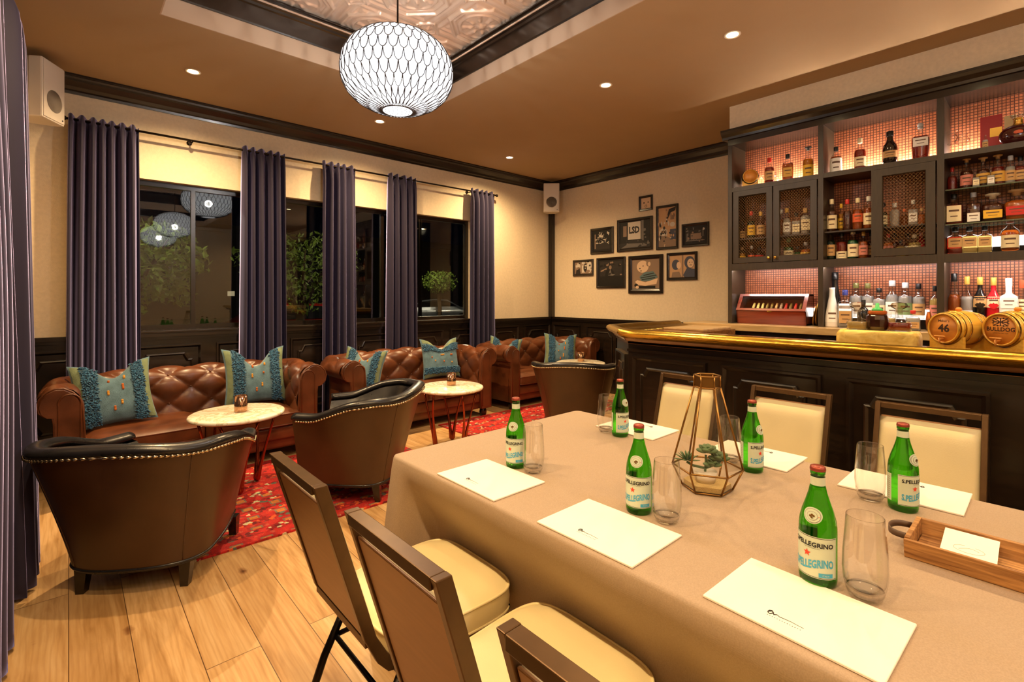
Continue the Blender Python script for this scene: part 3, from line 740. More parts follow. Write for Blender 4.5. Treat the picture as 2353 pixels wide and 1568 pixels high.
        for sg in (-1, 1): m.tube([top(u, v, sg) for u, v in per], .006, 6, closed=True)
        m.build('seat_cushion', M_SOFA, t)
    for x in (-a-.08, a+.08):
        for y in (.07, .80):
            MB().lathe([(.0, 0), (.028, 0), (.040, .02), (.044, .05), (.036, .085), (.030, .10)], 16, M=T(x, y, 0)).build('foot', M_DARK, t)
    return t
sofa(1.91, .785, 'brown tufted leather sofa at the left, behind the nearest round marble table')
sofa(1.90, 2.81, 'brown tufted leather sofa in the middle, under the window curtains')
sofa(1.85, 4.80, 'brown tufted leather sofa in the far corner beneath the wall speaker')

# ================================================================== cushions
def cushion(loc, rz, lean, roll, size, label, rot90=False, chop=.10, warm_back=True):
    t = thing('throw_cushion', label, 'cushion', loc, rz, 'blue woven cushions on the sofas')
    Mx = Matrix.Rotation(lean, 4, 'X') @ Matrix.Rotation(roll, 4, 'Y')
    s = size/2
    rnd = random.Random(int(abs(loc[0])*100)+5)
    def pt(u, v, side):
        x, z = 2*u-1, 2*v-1
        q = (1-x**2)*(1-z**2)
        th = .085*max(0, q)**.42
        pin = 1-.10*(1-abs(x)**2)*abs(z)**3; pin2 = 1-.10*(1-abs(z)**2)*abs(x)**3
        X = s*x*pin2; Z = s*z*pin
        if z > 0: dd = chop*math.exp(-(x/.42)**2)*z**1.5; Z -= dd; th *= 1-.35*math.exp(-(x/.3)**2)*z
        return tuple(Mx @ Vector((X, -side*th, Z+s)))
    N = 26
    m = MB(); m.grid(N, N, lambda u, v: pt(u, v, 1), 0)
    m.grid(N, N, lambda u, v: pt(u, v, -1), 1, flip=True)
    m.build('cover', [M_TEAL, mat('ochre_linen', srgb(186, 150, 90), .9) if 'ochre_linen' not in bpy.data.materials else bpy.data.materials['ochre_linen']], t)
    def P2(u, v): return (v, 1-u) if rot90 else (u, v)
    for (u0, u1) in ((.14, .31), (.73, .88)):
        m = MB()
        for _ in range(620):
            u = rnd.uniform(u0, u1); v = rnd.uniform(.02, .98); u_, v_ = P2(u, v)
            p = Vector(pt(u_, v_, 1)); q = Vector(pt(min(1, u_+.01), v_, 1)); w = Vector(pt(u_, min(1, v_+.01), 1))
            nn = (q-p).cross(w-p); nn = nn.normalized() if nn.length > 1e-9 else Vector((0, -1, 0))
            d = Vector((rnd.uniform(-1, 1), rnd.uniform(-.3, .3), rnd.uniform(-1, .4)))*.012
            m.tube([p-nn*.001, p+nn*.012+d*.5, p+nn*.008+d*1.3], .0042, 4)
        m.build('shag_band', M_TEALD, t)
    for (u0, u1, rows) in ((.02, .12, 1), (.89, .98, 1)):
        m = MB(); m.grid(4, 22, lambda u, v: tuple(Vector(pt(*P2(u0+(u1-u0)*u, .03+.94*v), 1))+Mx.to_3x3() @ Vector((0, -.0022, 0))), 0)
        m.build('sage_edge_band', M_SAGE, t)
    k = 0
    for (u, v) in ((.42, .46), (.44, .72), (.57, .30), (.60, .52), (.63, .74), (.48, .22)):
        if rnd.random() < .0: continue
        u_, v_ = P2(u, v); p = Vector(pt(u_, v_, 1)); m = MB()
        for j in range(1+int(rnd.random()*3)):
            q = Vector(pt(*P2(u, min(.95, v+.035*j)), 1))+Mx.to_3x3() @ Vector((0, -.004, 0)); m.rbox(tuple(q-Vector((.007, .004, .009))), tuple(q+Vector((.007, .004, .009))), .003)
        m.build('stitched_tuft', (M_YTUFT, M_OTUFT)[k % 2], t); k += 1
SEATZ = .425
cushion((.275, 4.72, SEATZ+.0), radians(2), radians(-20), radians(-4), .50, 'large blue-green shag-banded cushion on the left end of the left sofa', chop=.12)
cushion((1.255, 4.80, SEATZ), radians(-2), radians(-16), radians(0), .52, 'blue shag-banded cushion on the right end of the left sofa', chop=.17)
cushion((2.19, 4.76, SEATZ), radians(-48), radians(-18), radians(6), .45, 'blue cushion with ochre back leaning on the left arm of the middle sofa', chop=.12)
cushion((3.27, 4.84, SEATZ), radians(-10), radians(-14), radians(0), .48, 'blue cushion with level shag bands on the right of the middle sofa', True, chop=.13)
cushion((4.22, 4.86, SEATZ), radians(-50), radians(-16), radians(6), .44, 'blue cushion on the left of the far corner sofa, half behind its arm', chop=.12)
cushion((5.00, 4.54, SEATZ), radians(-38), radians(-12), radians(3), .46, 'blue cushion on the right of the far corner sofa, behind the black tub chair', chop=.12)

# ================================================================== tub armchairs
def armchair(loc, rz, label):
    """local: +Y front"""
    t = thing('tub_armchair', label, 'armchair', loc, rz, 'leather tub chairs facing the sofas')
    # u from 0 (left arm front) to 1 (right arm front) around the back
    def plan(u, h):
        """h 0 bottom .. 1 rim"""
        hw = .315+(.455-.315)*h**1.15; bk = .30+(.47-.30)*h**1.1; fr = .33
        th = pi*u
        x = -hw*cos(th)
        if u < .22: f = u/.22; y = fr+(0-.0-fr)*f+(-.10)*f; x = -(hw*(.80+.20*sin(f*pi/2)))
        elif u > .78: f = (1-u)/.22; y = fr+(-fr-.10)*f; x = (hw*(.80+.20*sin(f*pi/2)))
        else:
            g = (u-.22)/.56; a = pi*g; e = 2/2.5
            c, s = cos(a), sin(a); x = -hw*math.copysign(abs(c)**e, c); y = -.10-(bk-.10)*abs(s)**e
        return x, y
    def rimz(u):
        d = abs(u-.5)*2
        s = min(1, max(0, (d-.38)/.5)); s = s*s*(3-2*s)
        return .725-.115*s+.012*cos(d*pi*3)*(1 if d < .8 else .4)
    NU = 72
    m = MB()
    def outer(u, v):
        h = v; x, y = plan(u, h); return (x, y, .13+(rimz(u)-.02-.13)*v)
    m.grid(NU, 14, outer, flip=False)
    # front edges of the arms
    m.build('outer_shell', M_OUT, t)
    def inset(u, h, d):
        x, y = plan(u, h); x1, y1 = plan(max(0, u-.01), h); x2, y2 = plan(min(1, u+.01), h)
        tx, ty = x2-x1, y2-y1; l = sqrt(tx*tx+ty*ty); return x-ty/l*d, y+tx/l*d
    m = MB()
    def inner(u, v):
        d = .085+.02*sin(pi*v); x, y = inset(u, .25+.75*v, d); return (x, y, .36+(rimz(u)-.035-.36)*v)
    m.grid(NU, 12, inner, flip=True)
    for u in (0, 1):
        m.loft([[outer(u, v/8) for v in range(9)], [(*inset(u, .25+.75*v/8, .085), max(.13, .13+(rimz(u)-.035-.13)*v/8)) for v in range(9)]], False, False, 0, True)
    m.build('inner_back', M_BLK, t)
    # rolled rim
    m = MB(); rings = []
    for k in range(NU+1):
        u = k/NU; x1, y1 = inset(u, 1, -.012); x2, y2 = inset(u, 1, .078); z = rimz(u)
        cx, cy = (x1+x2)/2, (y1+y2)/2; hx, hy = (x2-x1)/2, (y2-y1)/2
        rings.append([(cx+hx*cos(q), cy+hy*cos(q), z-.012+.026*sin(q)) for q in [2*pi*j/12 for j in range(12)]])
    m.loft(rings, True, True, 0, True); m.build('rolled_rim', M_BLK, t)
    m = MB()
    pts = []; rs = []; NB = 100
    for k in range(NB*6+1):
        u = .015+.97*k/(NB*6); x, y = inset(u, 1, -.009); pts.append((x, y, rimz(u)-.032)); rs.append(.0014+.0056*abs(sin(pi*k/6)))
    m.tube(pts, .006, 6, rs=rs)
    m.build('nailhead_trim', mat('antique_nickel', srgb(206, 190, 160), .25, metal=1.) if 'antique_nickel' not in bpy.data.materials else bpy.data.materials['antique_nickel'], t)
    # seams on the back, base band, seat
    for u in (.36, .64): MB().tube([outer(u, v/12) for v in range(13)], .0028, 5).build('seam', M_OUT, t)
    m = MB(); pts = [plan(k/NU, 0) for k in range(NU+1)]
    poly = pts; m.prism([(x*.985, y*.985) for x, y in poly], .115, .31); m.build('seat_base', M_BLK, t)
    m = MB(); m.tube([(x, y, .13) for x, y in pts], .008, 6); m.build('welt', M_BLK, t)
    m = MB(); m.rbox((-.25, -.26, .30), (.25, .345, .44), .045, 4); m.build('seat_cushion', M_BLK, t)
    for x, y in ((-.235, -.20), (.235, -.20), (-.265, .27), (.265, .27)):
        m = MB(); m.loft([[(x+sx*.018+.0, y+sy*.018-(.015 if y < 0 else -.015), 0) for sx, sy in ((-1, -1), (1, -1), (1, 1), (-1, 1))], [(x+sx*.028, y+sy*.028, .125) for sx, sy in ((-1, -1), (1, -1), (1, 1), (-1, 1))]], True, True, 0, False); m.build('leg', M_DARK, t)
    return t
def face_rot(fx, fy): return math.atan2(fy, fx)-pi/2
ac = armchair((.35, 3.12, 0), face_rot(.56, .83), 'nearest leather tub armchair, at the left with its back to the camera'); ac.scale = (.96, .97, 1)
dup(ac, (1.55, 3.37, .011), face_rot(-.74, .67), 'leather tub armchair in the middle, beside the corner of the covered table')
dup(ac, (3.98, 3.40, 0), face_rot(.80, .60), 'farthest leather tub armchair, standing near the end of the bar')

# ================================================================== marble side tables and candle cups
def side_table(loc, label, r=.31):
    t = thing('side_table', label, 'table', loc, 0, 'round marble side tables')
    MB().lathe([(0, .52), (r-.02, .52), (r-.004, .526), (r, .535), (r-.003, .545), (r-.012, .55), (0, .55)], 56).build('marble_top', M_MARBLE, t)
    MB().lathe([(0, .505), (r*.82, .505), (r*.82, .519), (0, .519)], 40).build('top_plate', M_BRONZE, t)
    for k in range(3):
        a0 = 2*pi*k/3+.35
        pts = []; rs = []
        for s in range(17):
            u = s/16; w = (u-.5)*2
            aa = a0+w*.50*(.35+.65*abs(w)**1.2)
            if abs(w) > .3: f = (abs(w)-.3)/.7; z = .03+.475*f; rr = .15+(.245-.15)*f**1.1
            else: f = abs(w)/.3; z = .012+.018*f**2; rr = .15
            pts.append((rr*cos(aa), rr*sin(aa), z)); rs.append(.0095+.011*max(0, 1-abs(abs(w)-.25)*2.6))
        MB().tube(pts, .01, 8, rs=rs).build('leg', M_COPPER, t)
    return t
st = side_table((.905, 3.95, .011), 'round marble side table in front of the left sofa')
dup(st, (2.66, 3.80, 0), .5, 'round marble side table between the middle sofa and the covered table')
dup(st, (4.79, 4.00, .011), 1.1, 'round marble side table farthest away, mostly hidden behind a tub chair')
def cup(loc, label):
    t = thing('candle_cup', label, 'candle holder', loc, 0, 'mirrored candle cups on the side tables')
    MB().lathe([(0, 0), (.040, 0), (.043, .004), (.043, .116), (.040, .116), (.040, .006), (0, .006)], 24).build('cup', mat('mirrored_copper', srgb(190, 150, 120), .1, metal=.95) if 'mirrored_copper' not in bpy.data.materials else bpy.data.materials['mirrored_copper'], t)
    MB().lathe([(0, .008), (.037, .008), (.037, .06), (0, .06)], 20).build('candle', M_PAPER, t)
    return t
cp = cup((.925, 3.95, .5612), 'mirrored candle cup on the table by the left sofa')
dup(cp, (2.70, 3.84, .5502), 0, 'mirrored candle cup on the table by the middle sofa')
dup(cp, (4.86, 4.05, .5612), 0, 'mirrored candle cup on the farthest side table')

# ================================================================== rugs
def rug(x0, y0, x1, y1, label):
    m = MB(); m.box((x0, y0, .0005), (x1, y1, .011)); o = m.build('rug', M_RUG)
    return tag(o, label, 'rug', None)
rug(.42, 3.02, 2.30, 4.44, 'red patterned woven rug under the left sofa and nearest tub chair')
rug(2.95, 3.62, 5.35, 4.44, 'red patterned woven rug under the far corner sofa')

# ================================================================== banquet chairs
def banquet(loc, rz, label):
    """local +Y front, origin on the floor under the seat centre"""
    t = thing('banquet_chair', label, 'chair', loc, rz, 'cream banquet chairs around the meeting table')
    Z1 = .935
    yb0, yb1 = -.23, -.385      # back line at seat height / at the top
    def bp(x, z, o=0):
        f = (z-.42)/(Z1-.42); y = yb0+(yb1-yb0)*f; return (x, y+o, z)
    HW = .170
    L = lambda c, hx, hy: None
    def bar(m, pa, pb, w, d):   # rectangular tube between points, w across, d fore-aft
        A, B = Vector(pa), Vector(pb); tt = (B-A).normalized()
        side = Vector((1, 0, 0)) if abs(tt.x) < .5 else Vector((0, .285, .958)); fo = tt.cross(side).normalized(); side = fo.cross(tt).normalized()
        R = []
        for P in (A, B): R.append([tuple(P+side*(sx*w/2)+fo*(sy*d/2)) for sx, sy in ((-1, -1), (1, -1), (1, 1), (-1, 1))])
        m.loft(R, True, True, 0, False)
    m = MB()
    for s in (-1, 1):
        x = s*HW; pts = [bp(x, Z1-.008), bp(x, .55)]
        y0 = bp(x, .46)[1]
        P = [bp(x, Z1), bp(x, .50), (x, yb0+.010, .435), (x, yb0+.035, .405), (x, yb0+.08, .392), (x, .20, .392)]
        R = []
        for i, p in enumerate(P):
            a = Vector(P[max(0, i-1)]); b = Vector(P[min(len(P)-1, i+1)]); tt = (b-a).normalized(); fo = Vector((0, -tt.z, tt.y))
            if i in (0, 1): fo = Vector((0, 1, .0))
            R.append([tuple(Vector(p)+Vector((sx*.0095, 0, 0))+fo*(sy*.0165)) for sx, sy in ((-1, -1), (1, -1), (1, 1), (-1, 1))])
        m.loft(R, True, True, 0, False)
    zt = Z1-.012
    a = bp(0, Z1); m.box((-HW+.0094, a[1]-.0160, Z1-.024), (HW-.0094, a[1]+.0160, Z1-.0004))
    b = bp(0, .50); m.box((-HW, b[1]-.012, .475), (HW, b[1]+.012, .498))
    m.build('back_frame', M_BRONZE, t, bevel=.002)
    # back pad: laminate behind, vinyl in front
    def slab(z0, z1, o0, o1, hx):
        P = [bp(x, z, o) for z in (z0, z1) for (x, o) in ((-hx, o0), (hx, o0), (hx, o1), (-hx, o1))]
        return P
    F = [(0, 3, 2, 1), (4, 5, 6, 7), (0, 1, 5, 4), (1, 2, 6, 5), (2, 3, 7, 6), (3, 0, 4, 7)]
    MB().add(slab(.50, Z1-.055, -.012, -.004, HW-.010), F).build('back_panel', M_TAN, t, bevel=.003)
    m = MB(); N = 12
    def pad(u, v):
        X = 2*abs(u-.5); Y = 2*abs(v-.5); e = max(0, (1-X**7)*(1-Y**8))**.5
        return bp((2*u-1)*(HW-.006), .47+(Z1-.06-.47)*v, .0+.034*e)
    m.grid(N, N+6, pad, flip=True); per = [(u/N, 0) for u in range(N+1)]+[(1, v/N) for v in range(1, N+1)]+[(1-u/N, 1) for u in range(1, N+1)]+[(0, 1-v/N) for v in range(1, N)]
    m.loft([[bp((2*u-1)*(HW-.006), .47+(Z1-.06-.47)*v, -.004) for u, v in per], [pad(u, v) for u, v in per]], True, True, 0, True)
    m.build('back_cushion', M_CREAM, t)
    # seat
    def sp(u, v, top):
        x = 2*u-1; y = 2*v-1; 
        k = (abs(x)**5+abs(y)**5)**.2; mx = max(abs(x), abs(y)); dx = x*mx/k if k else 0; dy = y*mx/k if k else 0
        hw = .215+.01*y; e = max(0, (1-abs(x)**6)*(1-abs(y)**6))**.5
        return (dx*hw, .02+dy*.222, (.466+.024*e) if top else .398)
    m = MB(); m.grid(18, 18, lambda u, v: sp(u, v, 1)); n = 18
    per = [(u/n, 0) for u in range(n+1)]+[(1, v/n) for v in range(1, n+1)]+[(1-u/n, 1) for u in range(1, n+1)]+[(0, 1-v/n) for v in range(1, n)]
    m.loft([[sp(u, v, 0) for u, v in per], [(sp(u, v, 0)[0]*1.015, sp(u, v, 0)[1]*1.01, .435) for u, v in per], [sp(u, v, 1) for u, v in per]], True, False, 0, True)
    m.tube([sp(u, v, 1) for u, v in per], .0045, 6, closed=True); m.tube([sp(u, v, 0) for u, v in per], .0045, 6, closed=True)
    m.build('seat_cushion', M_CREAM, t)
    MB().rbox((-.20, -.19, .385), (.20, .22, .405), .006).build('seat_board', M_BLKMET, t)
    for s in (-1, 1):
        x = s*.185
        MB().tube([(x, -.16, .39), (x, -.235, .25), (x*1.02, -.33, .004)], .0125, 10).build('leg', M_BLKMET, t)
        MB().tube([(x, .16, .39), (x*1.02, .20, .2), (x*1.04, .235, .004)], .0125, 10).build('leg', M_BLKMET, t)
    m = MB(); m.tube([(-.185, -.20, .30), (.185, -.20, .30)], .008, 8); m.tube([(-.185, .185, .30), (.185, .185, .30)], .008, 8); m.tube([(-.185, -.20, .30), (-.185, .185, .30)], .008, 8); m.tube([(.185, -.20, .30), (.185, .185, .30)], .008, 8)
    m.build('stretcher', M_BLKMET, t)
    return t
# near side faces +X, far side faces -X
bc = banquet((.840, 1.375, 0), -pi/2, 'banquet chair on the near side farthest left, with tan laminate back')
dup(bc, (.842, .850, 0), -pi/2, 'middle banquet chair of the near side, its laminate back at the bottom centre')
dup(bc, (.845, .345, 0), -pi/2, 'banquet chair cut off by the bottom edge, next to the nearest notepad')
dup(bc, (2.285, 1.41, 0), pi/2, 'far-side banquet chair partly behind the glass terrarium')
dup(bc, (2.265, .872, 0), pi/2, 'middle far-side banquet chair facing the camera, before the bar')
dup(bc, (2.270, .345, 0), pi/2, 'far-side banquet chair at the right, behind the wooden tray')

# ================================================================== covered meeting table
TX0, TX1, TY0, TY1, TZ = .965, 2.125, -.95, 1.80, .757
def table():
    t = thing('folding_table', 'long rectangular table hidden under the taupe cloth', 'table', ((TX0+TX1)/2, (TY0+TY1)/2, 0))
    hx, hy = (TX1-TX0)/2-.012, (TY1-TY0)/2-.012
    MB().rbox((-hx, -hy, .715), (hx, hy, .748), .01).build('tabletop', M_BTOP, t)
    for x in (-hx+.2, hx-.2):
        for y in (-hy+.25, hy-.25): MB().tube([(x, y, 0), (x, y, .716)], .016, 10).build('leg', M_BLKMET, t)
table()
def tablecloth():
    rc = .035; m = MB(); per = []
    # perimeter with rounded corners
    def arc(cx, cy, a0):
        for k in range(7): a = a0+pi/2*k/6; per.append((cx+rc*cos(a), cy+rc*sin(a), cos(a), sin(a), 1))
    def line(x0, y0, x1, y1, nx, ny):
        L = sqrt((x1-x0)**2+(y1-y0)**2); n = int(L/.018)
        for k in range(1, n): per.append((x0+(x1-x0)*k/n, y0+(y1-y0)*k/n, nx, ny, 0))
    arc(TX1-rc, TY1-rc, 0); line(TX1-rc, TY1, TX0+rc, TY1, 0, 1)
    arc(TX0+rc, TY1-rc, pi/2); line(TX0, TY1-rc, TX0, TY0+rc, -1, 0)
    arc(TX0+rc, TY0+rc, pi); line(TX0+rc, TY0, TX1-rc, TY0, 0, -1)
    arc(TX1-rc, TY0+rc, 1.5*pi); line(TX1, TY0+rc, TX1, TY1-rc, 1, 0)
    n = len(per); rings = []
    for d, z in ((-.030, TZ+.0002), (-.012, TZ), (-.004, TZ-.002), (.0, TZ-.010)): rings.append([(x+nx*d, y+ny*d, z) for x, y, nx, ny, c in per])
    s = 0; ss = []
    for i in range(n):
        ss.append(s); j = (i+1) % n; s += sqrt((per[j][0]-per[i][0])**2+(per[j][1]-per[i][1])**2)
    def cd(x, y): return min(sqrt((x-a)**2+(y-b)**2) for a in (TX0, TX1) for b in (TY0, TY1))
    for k in range(1, 23):
        f = k/22; z = TZ-.010-(TZ-.022)*f; R = []
        for (x, y, nx, ny, c), s_ in zip(per, ss):
            cr = math.exp(-(cd(x, y)/.16)**2)
            w = .011*sin(s_*2*pi/.43+.6*sin(s_*3))+.006*sin(s_*2*pi/.19+1.7)
            o = .012*f**.6+f*f*.02+w*f**.9+cr*(.05*f**.8+.03*sin(cd(x, y)*40)*f)
            # pushed in by the chair seats on both long sides
            if ny == 0 and abs(nx) == 1:
                ind = 0
                for cy in (1.375, .85, .345):
                    q = min(1, max(0, (.35-abs(y-cy))/.085)); ind = max(ind, q*q*(3-2*q))
                g = min(1, max(0, (f-.02)/.34)); g = g*g*(3-2*g); o = o*(1-.5*ind*g)-(.125+.03*f)*ind*g
            R.append((x+nx*o, y+ny*o, z))
        rings.append(R)
    m.loft(rings, True, False, 0, True)
    m.v and m.add(rings[0], [tuple(range(n))], 0, True)
    o = m.build('tablecloth', M_CLOTH); tag(o, 'taupe linen cloth draped over the long meeting table down to the floor', 'tablecloth')
    return o
tablecloth()

# ================================================================== things on the table
def pad_thing(x, y, label, flip=False, curl=False):
    t = thing('notepad', label, 'notepad', (x, y, TZ+.0008), pi if flip else 0, 'white notepads set at each place')
    MB().rbox((-.115, -.158, 0), (.115, .158, .0055), .0012, 1, sm=False).build('sheets', M_PAPER, t)
    # squiggle: printed signature near the edge facing the sitter, running along Y
    m = MB(); zz = .00585
    pts = [(0, 0), (.006, .004), (.010, .001), (.006, -.004), (.001, -.002), (.001, .003), (.006, .005), (.010, .002), (.013, -.002), (.018, .001), (.024, -.001), (.034, -.0005), (.046, 0), (.058, -.001), (.070, -.0015)]
    m.tube([(-.066+yy*1.5, .045-xx*.95, zz) for xx, yy in [(p[0], p[1]) for p in pts]], .0009, 4, rs=[.0012]*9+[.0010, .0008, .0006, .0005, .0005, .0004])
    for k in range(14): m.box((-.078, .042-k*.0046, zz-.0003), (-.0764, .0406-k*.0046, zz))
    m.build('printed_mark', M_INK, t)
    return t
p0 = pad_thing(1.095, 1.325, 'notepad nearest the armchairs, on the near side of the table')
dup(p0, (1.095, .820, TZ+.0008), 0, 'notepad in the middle of the near side, left of the second green bottle')
dup(p0, (1.110, .338, TZ+.0008), radians(-2), 'largest notepad, nearest the camera at the bottom right')
dup(p0, (2.03, 1.345, TZ+.0008), pi, 'notepad at the far left place, behind the green bottle')
dup(p0, (2.045, .805, TZ+.0008), pi, 'notepad behind the glass terrarium at the middle far place')
dup(p0, (2.04, .330, TZ+.0008), pi, 'notepad at the right far place, behind the glass and bottle')

def green_bottle(loc, rz, label):
    t = thing('water_bottle', label, 'bottle', loc, rz, 'green water bottles')
    prof = [(0, .006), (.026, .003), (.033, 0), (.0365, .004), (.0375, .012), (.0375, .118), (.0372, .128), (.0355, .142), (.031, .160), (.0245, .180), (.0185, .200), (.0148, .218), (.0138, .232), (.0138, .240), (.0152, .242), (.0152, .250), (.0135, .252), (.012, .256), (0, .256)]
    def R(z):
        for (r0, z0), (r1, z1) in zip(prof[4:], prof[5:]):
            if z0 <= z <= z1: return r0+(r1-r0)*(z-z0)/(z1-z0)
        return .0375
    MB().lathe(prof, 48).build('bottle_glass', M_GREEN, t)
    m = MB(); label_patch(m, R, .022, .112, -pi/2, 1.38, 0, 28)
    for z in (.0235, .1095): m.grid(24, 1, lambda u, v: ((.0375+.0009)*cos(-pi/2-1.35+2.70*u), (.0375+.0009)*sin(-pi/2-1.35+2.70*u), z+.001*v), 1)
    w = .0375+.0012
    for body, size, z0, mi in (('S.PELLEGRINO', .0138, .094, 1), ('S.PELLEGRINO', .0142, .050, 2), ('THE WORLD BRINGS ITALY', .0026, .0865, 1), ('ITALIA', .0048, .0305, 0)):
        vs, fs = txt(body, size, bold=.035 if size > .01 else .0)
        if z0 == .050: vs = [(x*.98, y*1.7+.005*sin(x*55)) for x, y in vs]
        if body == 'ITALIA':
            m.grid(6, 1, lambda u, v: (w*.997*cos(-pi/2+.35+.75*u), w*.997*sin(-pi/2+.35+.75*u), .0262+.009*v), 2)
            m.add([((w+.0004)*cos(-pi/2+.72+x/w), (w+.0004)*sin(-pi/2+.72+x/w), z0+y) for x, y in vs], fs, 0)
        else: m.add([(w*cos(-pi/2+x/w), w*sin(-pi/2+x/w), z0+y) for x, y in vs], fs, mi)
    star = [(.0085*(1 if k % 2 == 0 else .42)*sin(pi*k/5), .0085*(1 if k % 2 == 0 else .42)*cos(pi*k/5)) for k in range(10)]
    m.add([(w*cos(-pi/2-.25+x/w), w*sin(-pi/2-.25+x/w), .0735+y) for x, y in star], [tuple(range(10))], 3)
    m.build('front_label', [M_LABEL, M_INK, M_BLUE, M_RED], t)
    m = MB(); label_patch(m, R, .028, .108, pi/2+.80, .48, 0, 12)
    for k in range(11):
        a0 = pi/2+.80-.38; m.grid(6, 1, lambda u, v: (w*cos(a0+.75*u), w*sin(a0+.75*u), .034+.0062*k+.0014*v), 1)
    m.build('back_label', [M_LABEL, M_GREY], t)
    # shoulder medallion
    m = MB(); n = 28; rr = lambda q: R(max(.13, min(.2, q)))
    def med(rad_, mi, off):
        vs = []
        for k in range(n):
            a = 2*pi*k/n; x = rad_*1.12*cos(a); z = .156+rad_*.95*sin(a); r = rr(z)+off
            vs.append((r*cos(-pi/2+x/r), r*sin(-pi/2+x/r), z))
        z = .156; r = rr(z)+off; vs.append((0, -r-.0005, z)); m.add(vs, [(k, (k+1) % n, n) for k in range(n)], mi, False)
    med(.0175, 0, .0012); med(.0150, 1, .0018); med(.0140, 0, .0022); med(.0095, 1, .0028); med(.0088, 0, .0032)
    for (dx, dz, q) in ((-.003, 0, .003), (.003, .001, .003), (0, -.003, .0025), (0, .003, .0025)):
        z = .156+dz; r = rr(z)+.0046; m.add([(r*cos(-pi/2+(dx+q*cos(a))/r), r*sin(-pi/2+(dx+q*cos(a))/r), z+q*.8*sin(a)) for a in [2*pi*k/8 for k in range(8)]], [tuple(range(8))], 2)
    z = .156; r = rr(z)+.0042; m.add([(r*cos(-pi/2+(.0135+.0012*cos(a))/r), r*sin(-pi/2+(.0135+.0012*cos(a))/r), z+.0012*sin(a)) for a in [2*pi*k/6 for k in range(6)]], [tuple(range(6))], 3)
    m.build('shoulder_seal', [M_LABEL, M_GREY, M_OLDBR, M_RED], t)
    MB().lathe([(.0150, .214), (.0146, .236)], 32, cap=False).build('neck_label', M_LABEL, t)
    MB().lathe([(.0155, .2485), (.0160, .252), (.0150, .2575), (.012, .2592), (0, .2597)], 24).build('crown_cap', M_CAPR, t)
    return t
def toward(x, y, extra=0): return math.atan2(-y, -x)+pi/2+extra
gb = green_bottle((1.252, .355, TZ+.0008), radians(-92), 'green water bottle nearest the camera, beside the largest notepad')
dup(gb, (1.262, .829, TZ+.0008), radians(-70), 'green water bottle in front of the glass terrarium, beside a tall glass')
dup(gb, (1.250, 1.358, TZ+.0008), radians(-64), 'green water bottle nearest the armchairs, on the near side of the table')
dup(gb, (1.878, 1.333, TZ+.0008), radians(-5), 'green water bottle on the far left, before the far armchair')
dup(gb, (1.862, .741, TZ+.0008), radians(-10), 'green water bottle right of the glass terrarium')
dup(gb, (1.863, .302, TZ+.0008), radians(-20), 'green water bottle at the right, in front of a cream chair back')

def tumbler(loc, label):
    t = thing('highball_glass', label, 'glass', loc, 0, 'empty highball glasses')
    prof = [(0, 0), (.026, 0), (.031, .003), (.0345, .012), (.0395, .035), (.0415, .06), (.0405, .095), (.037, .14), (.0345, .172), (.0338, .1735), (.0332, .172), (.0356, .14), (.039, .095), (.0400, .06), (.0375, .036), (.032, .022), (.02, .016), (0, .014)]
    MB().lathe([(.0320, .0225)]+prof[3:14]+[(.0375, .036), (.0322, .0225)], 48, cap=False).build('glass_body', thin_glass('tumbler_wall', (.985, .98, .97), .02, 1.5), t)
    MB().lathe([(0, .002), (.026, .001), (.031, .004), (.0335, .012), (.0345, .020), (.030, .022), (.02, .016), (0, .014)], 48).build('thick_base', thin_glass('tumbler_base', (.96, .96, .95), .03, 3.2), t); return t
tb = tumbler((1.258, .268, TZ+.0008), 'empty tall glass nearest the camera, beside the largest notepad')
dup(tb, (1.263, .738, TZ+.0008), 0, 'empty tall glass between the second green bottle and the terrarium')
dup(tb, (1.256, 1.272, TZ+.0008), 0, 'empty tall glass beside the green bottle nearest the armchairs')
dup(tb, (1.880, 1.414, TZ+.0008), 0, 'empty tall glass at the far left of the table')
dup(tb, (1.894, .838, TZ+.0008), 0, 'empty tall glass seen behind the terrarium')
dup(tb, (1.872, .385, TZ+.0008), 0, 'empty tall glass at the right far place, before a cream chair back')

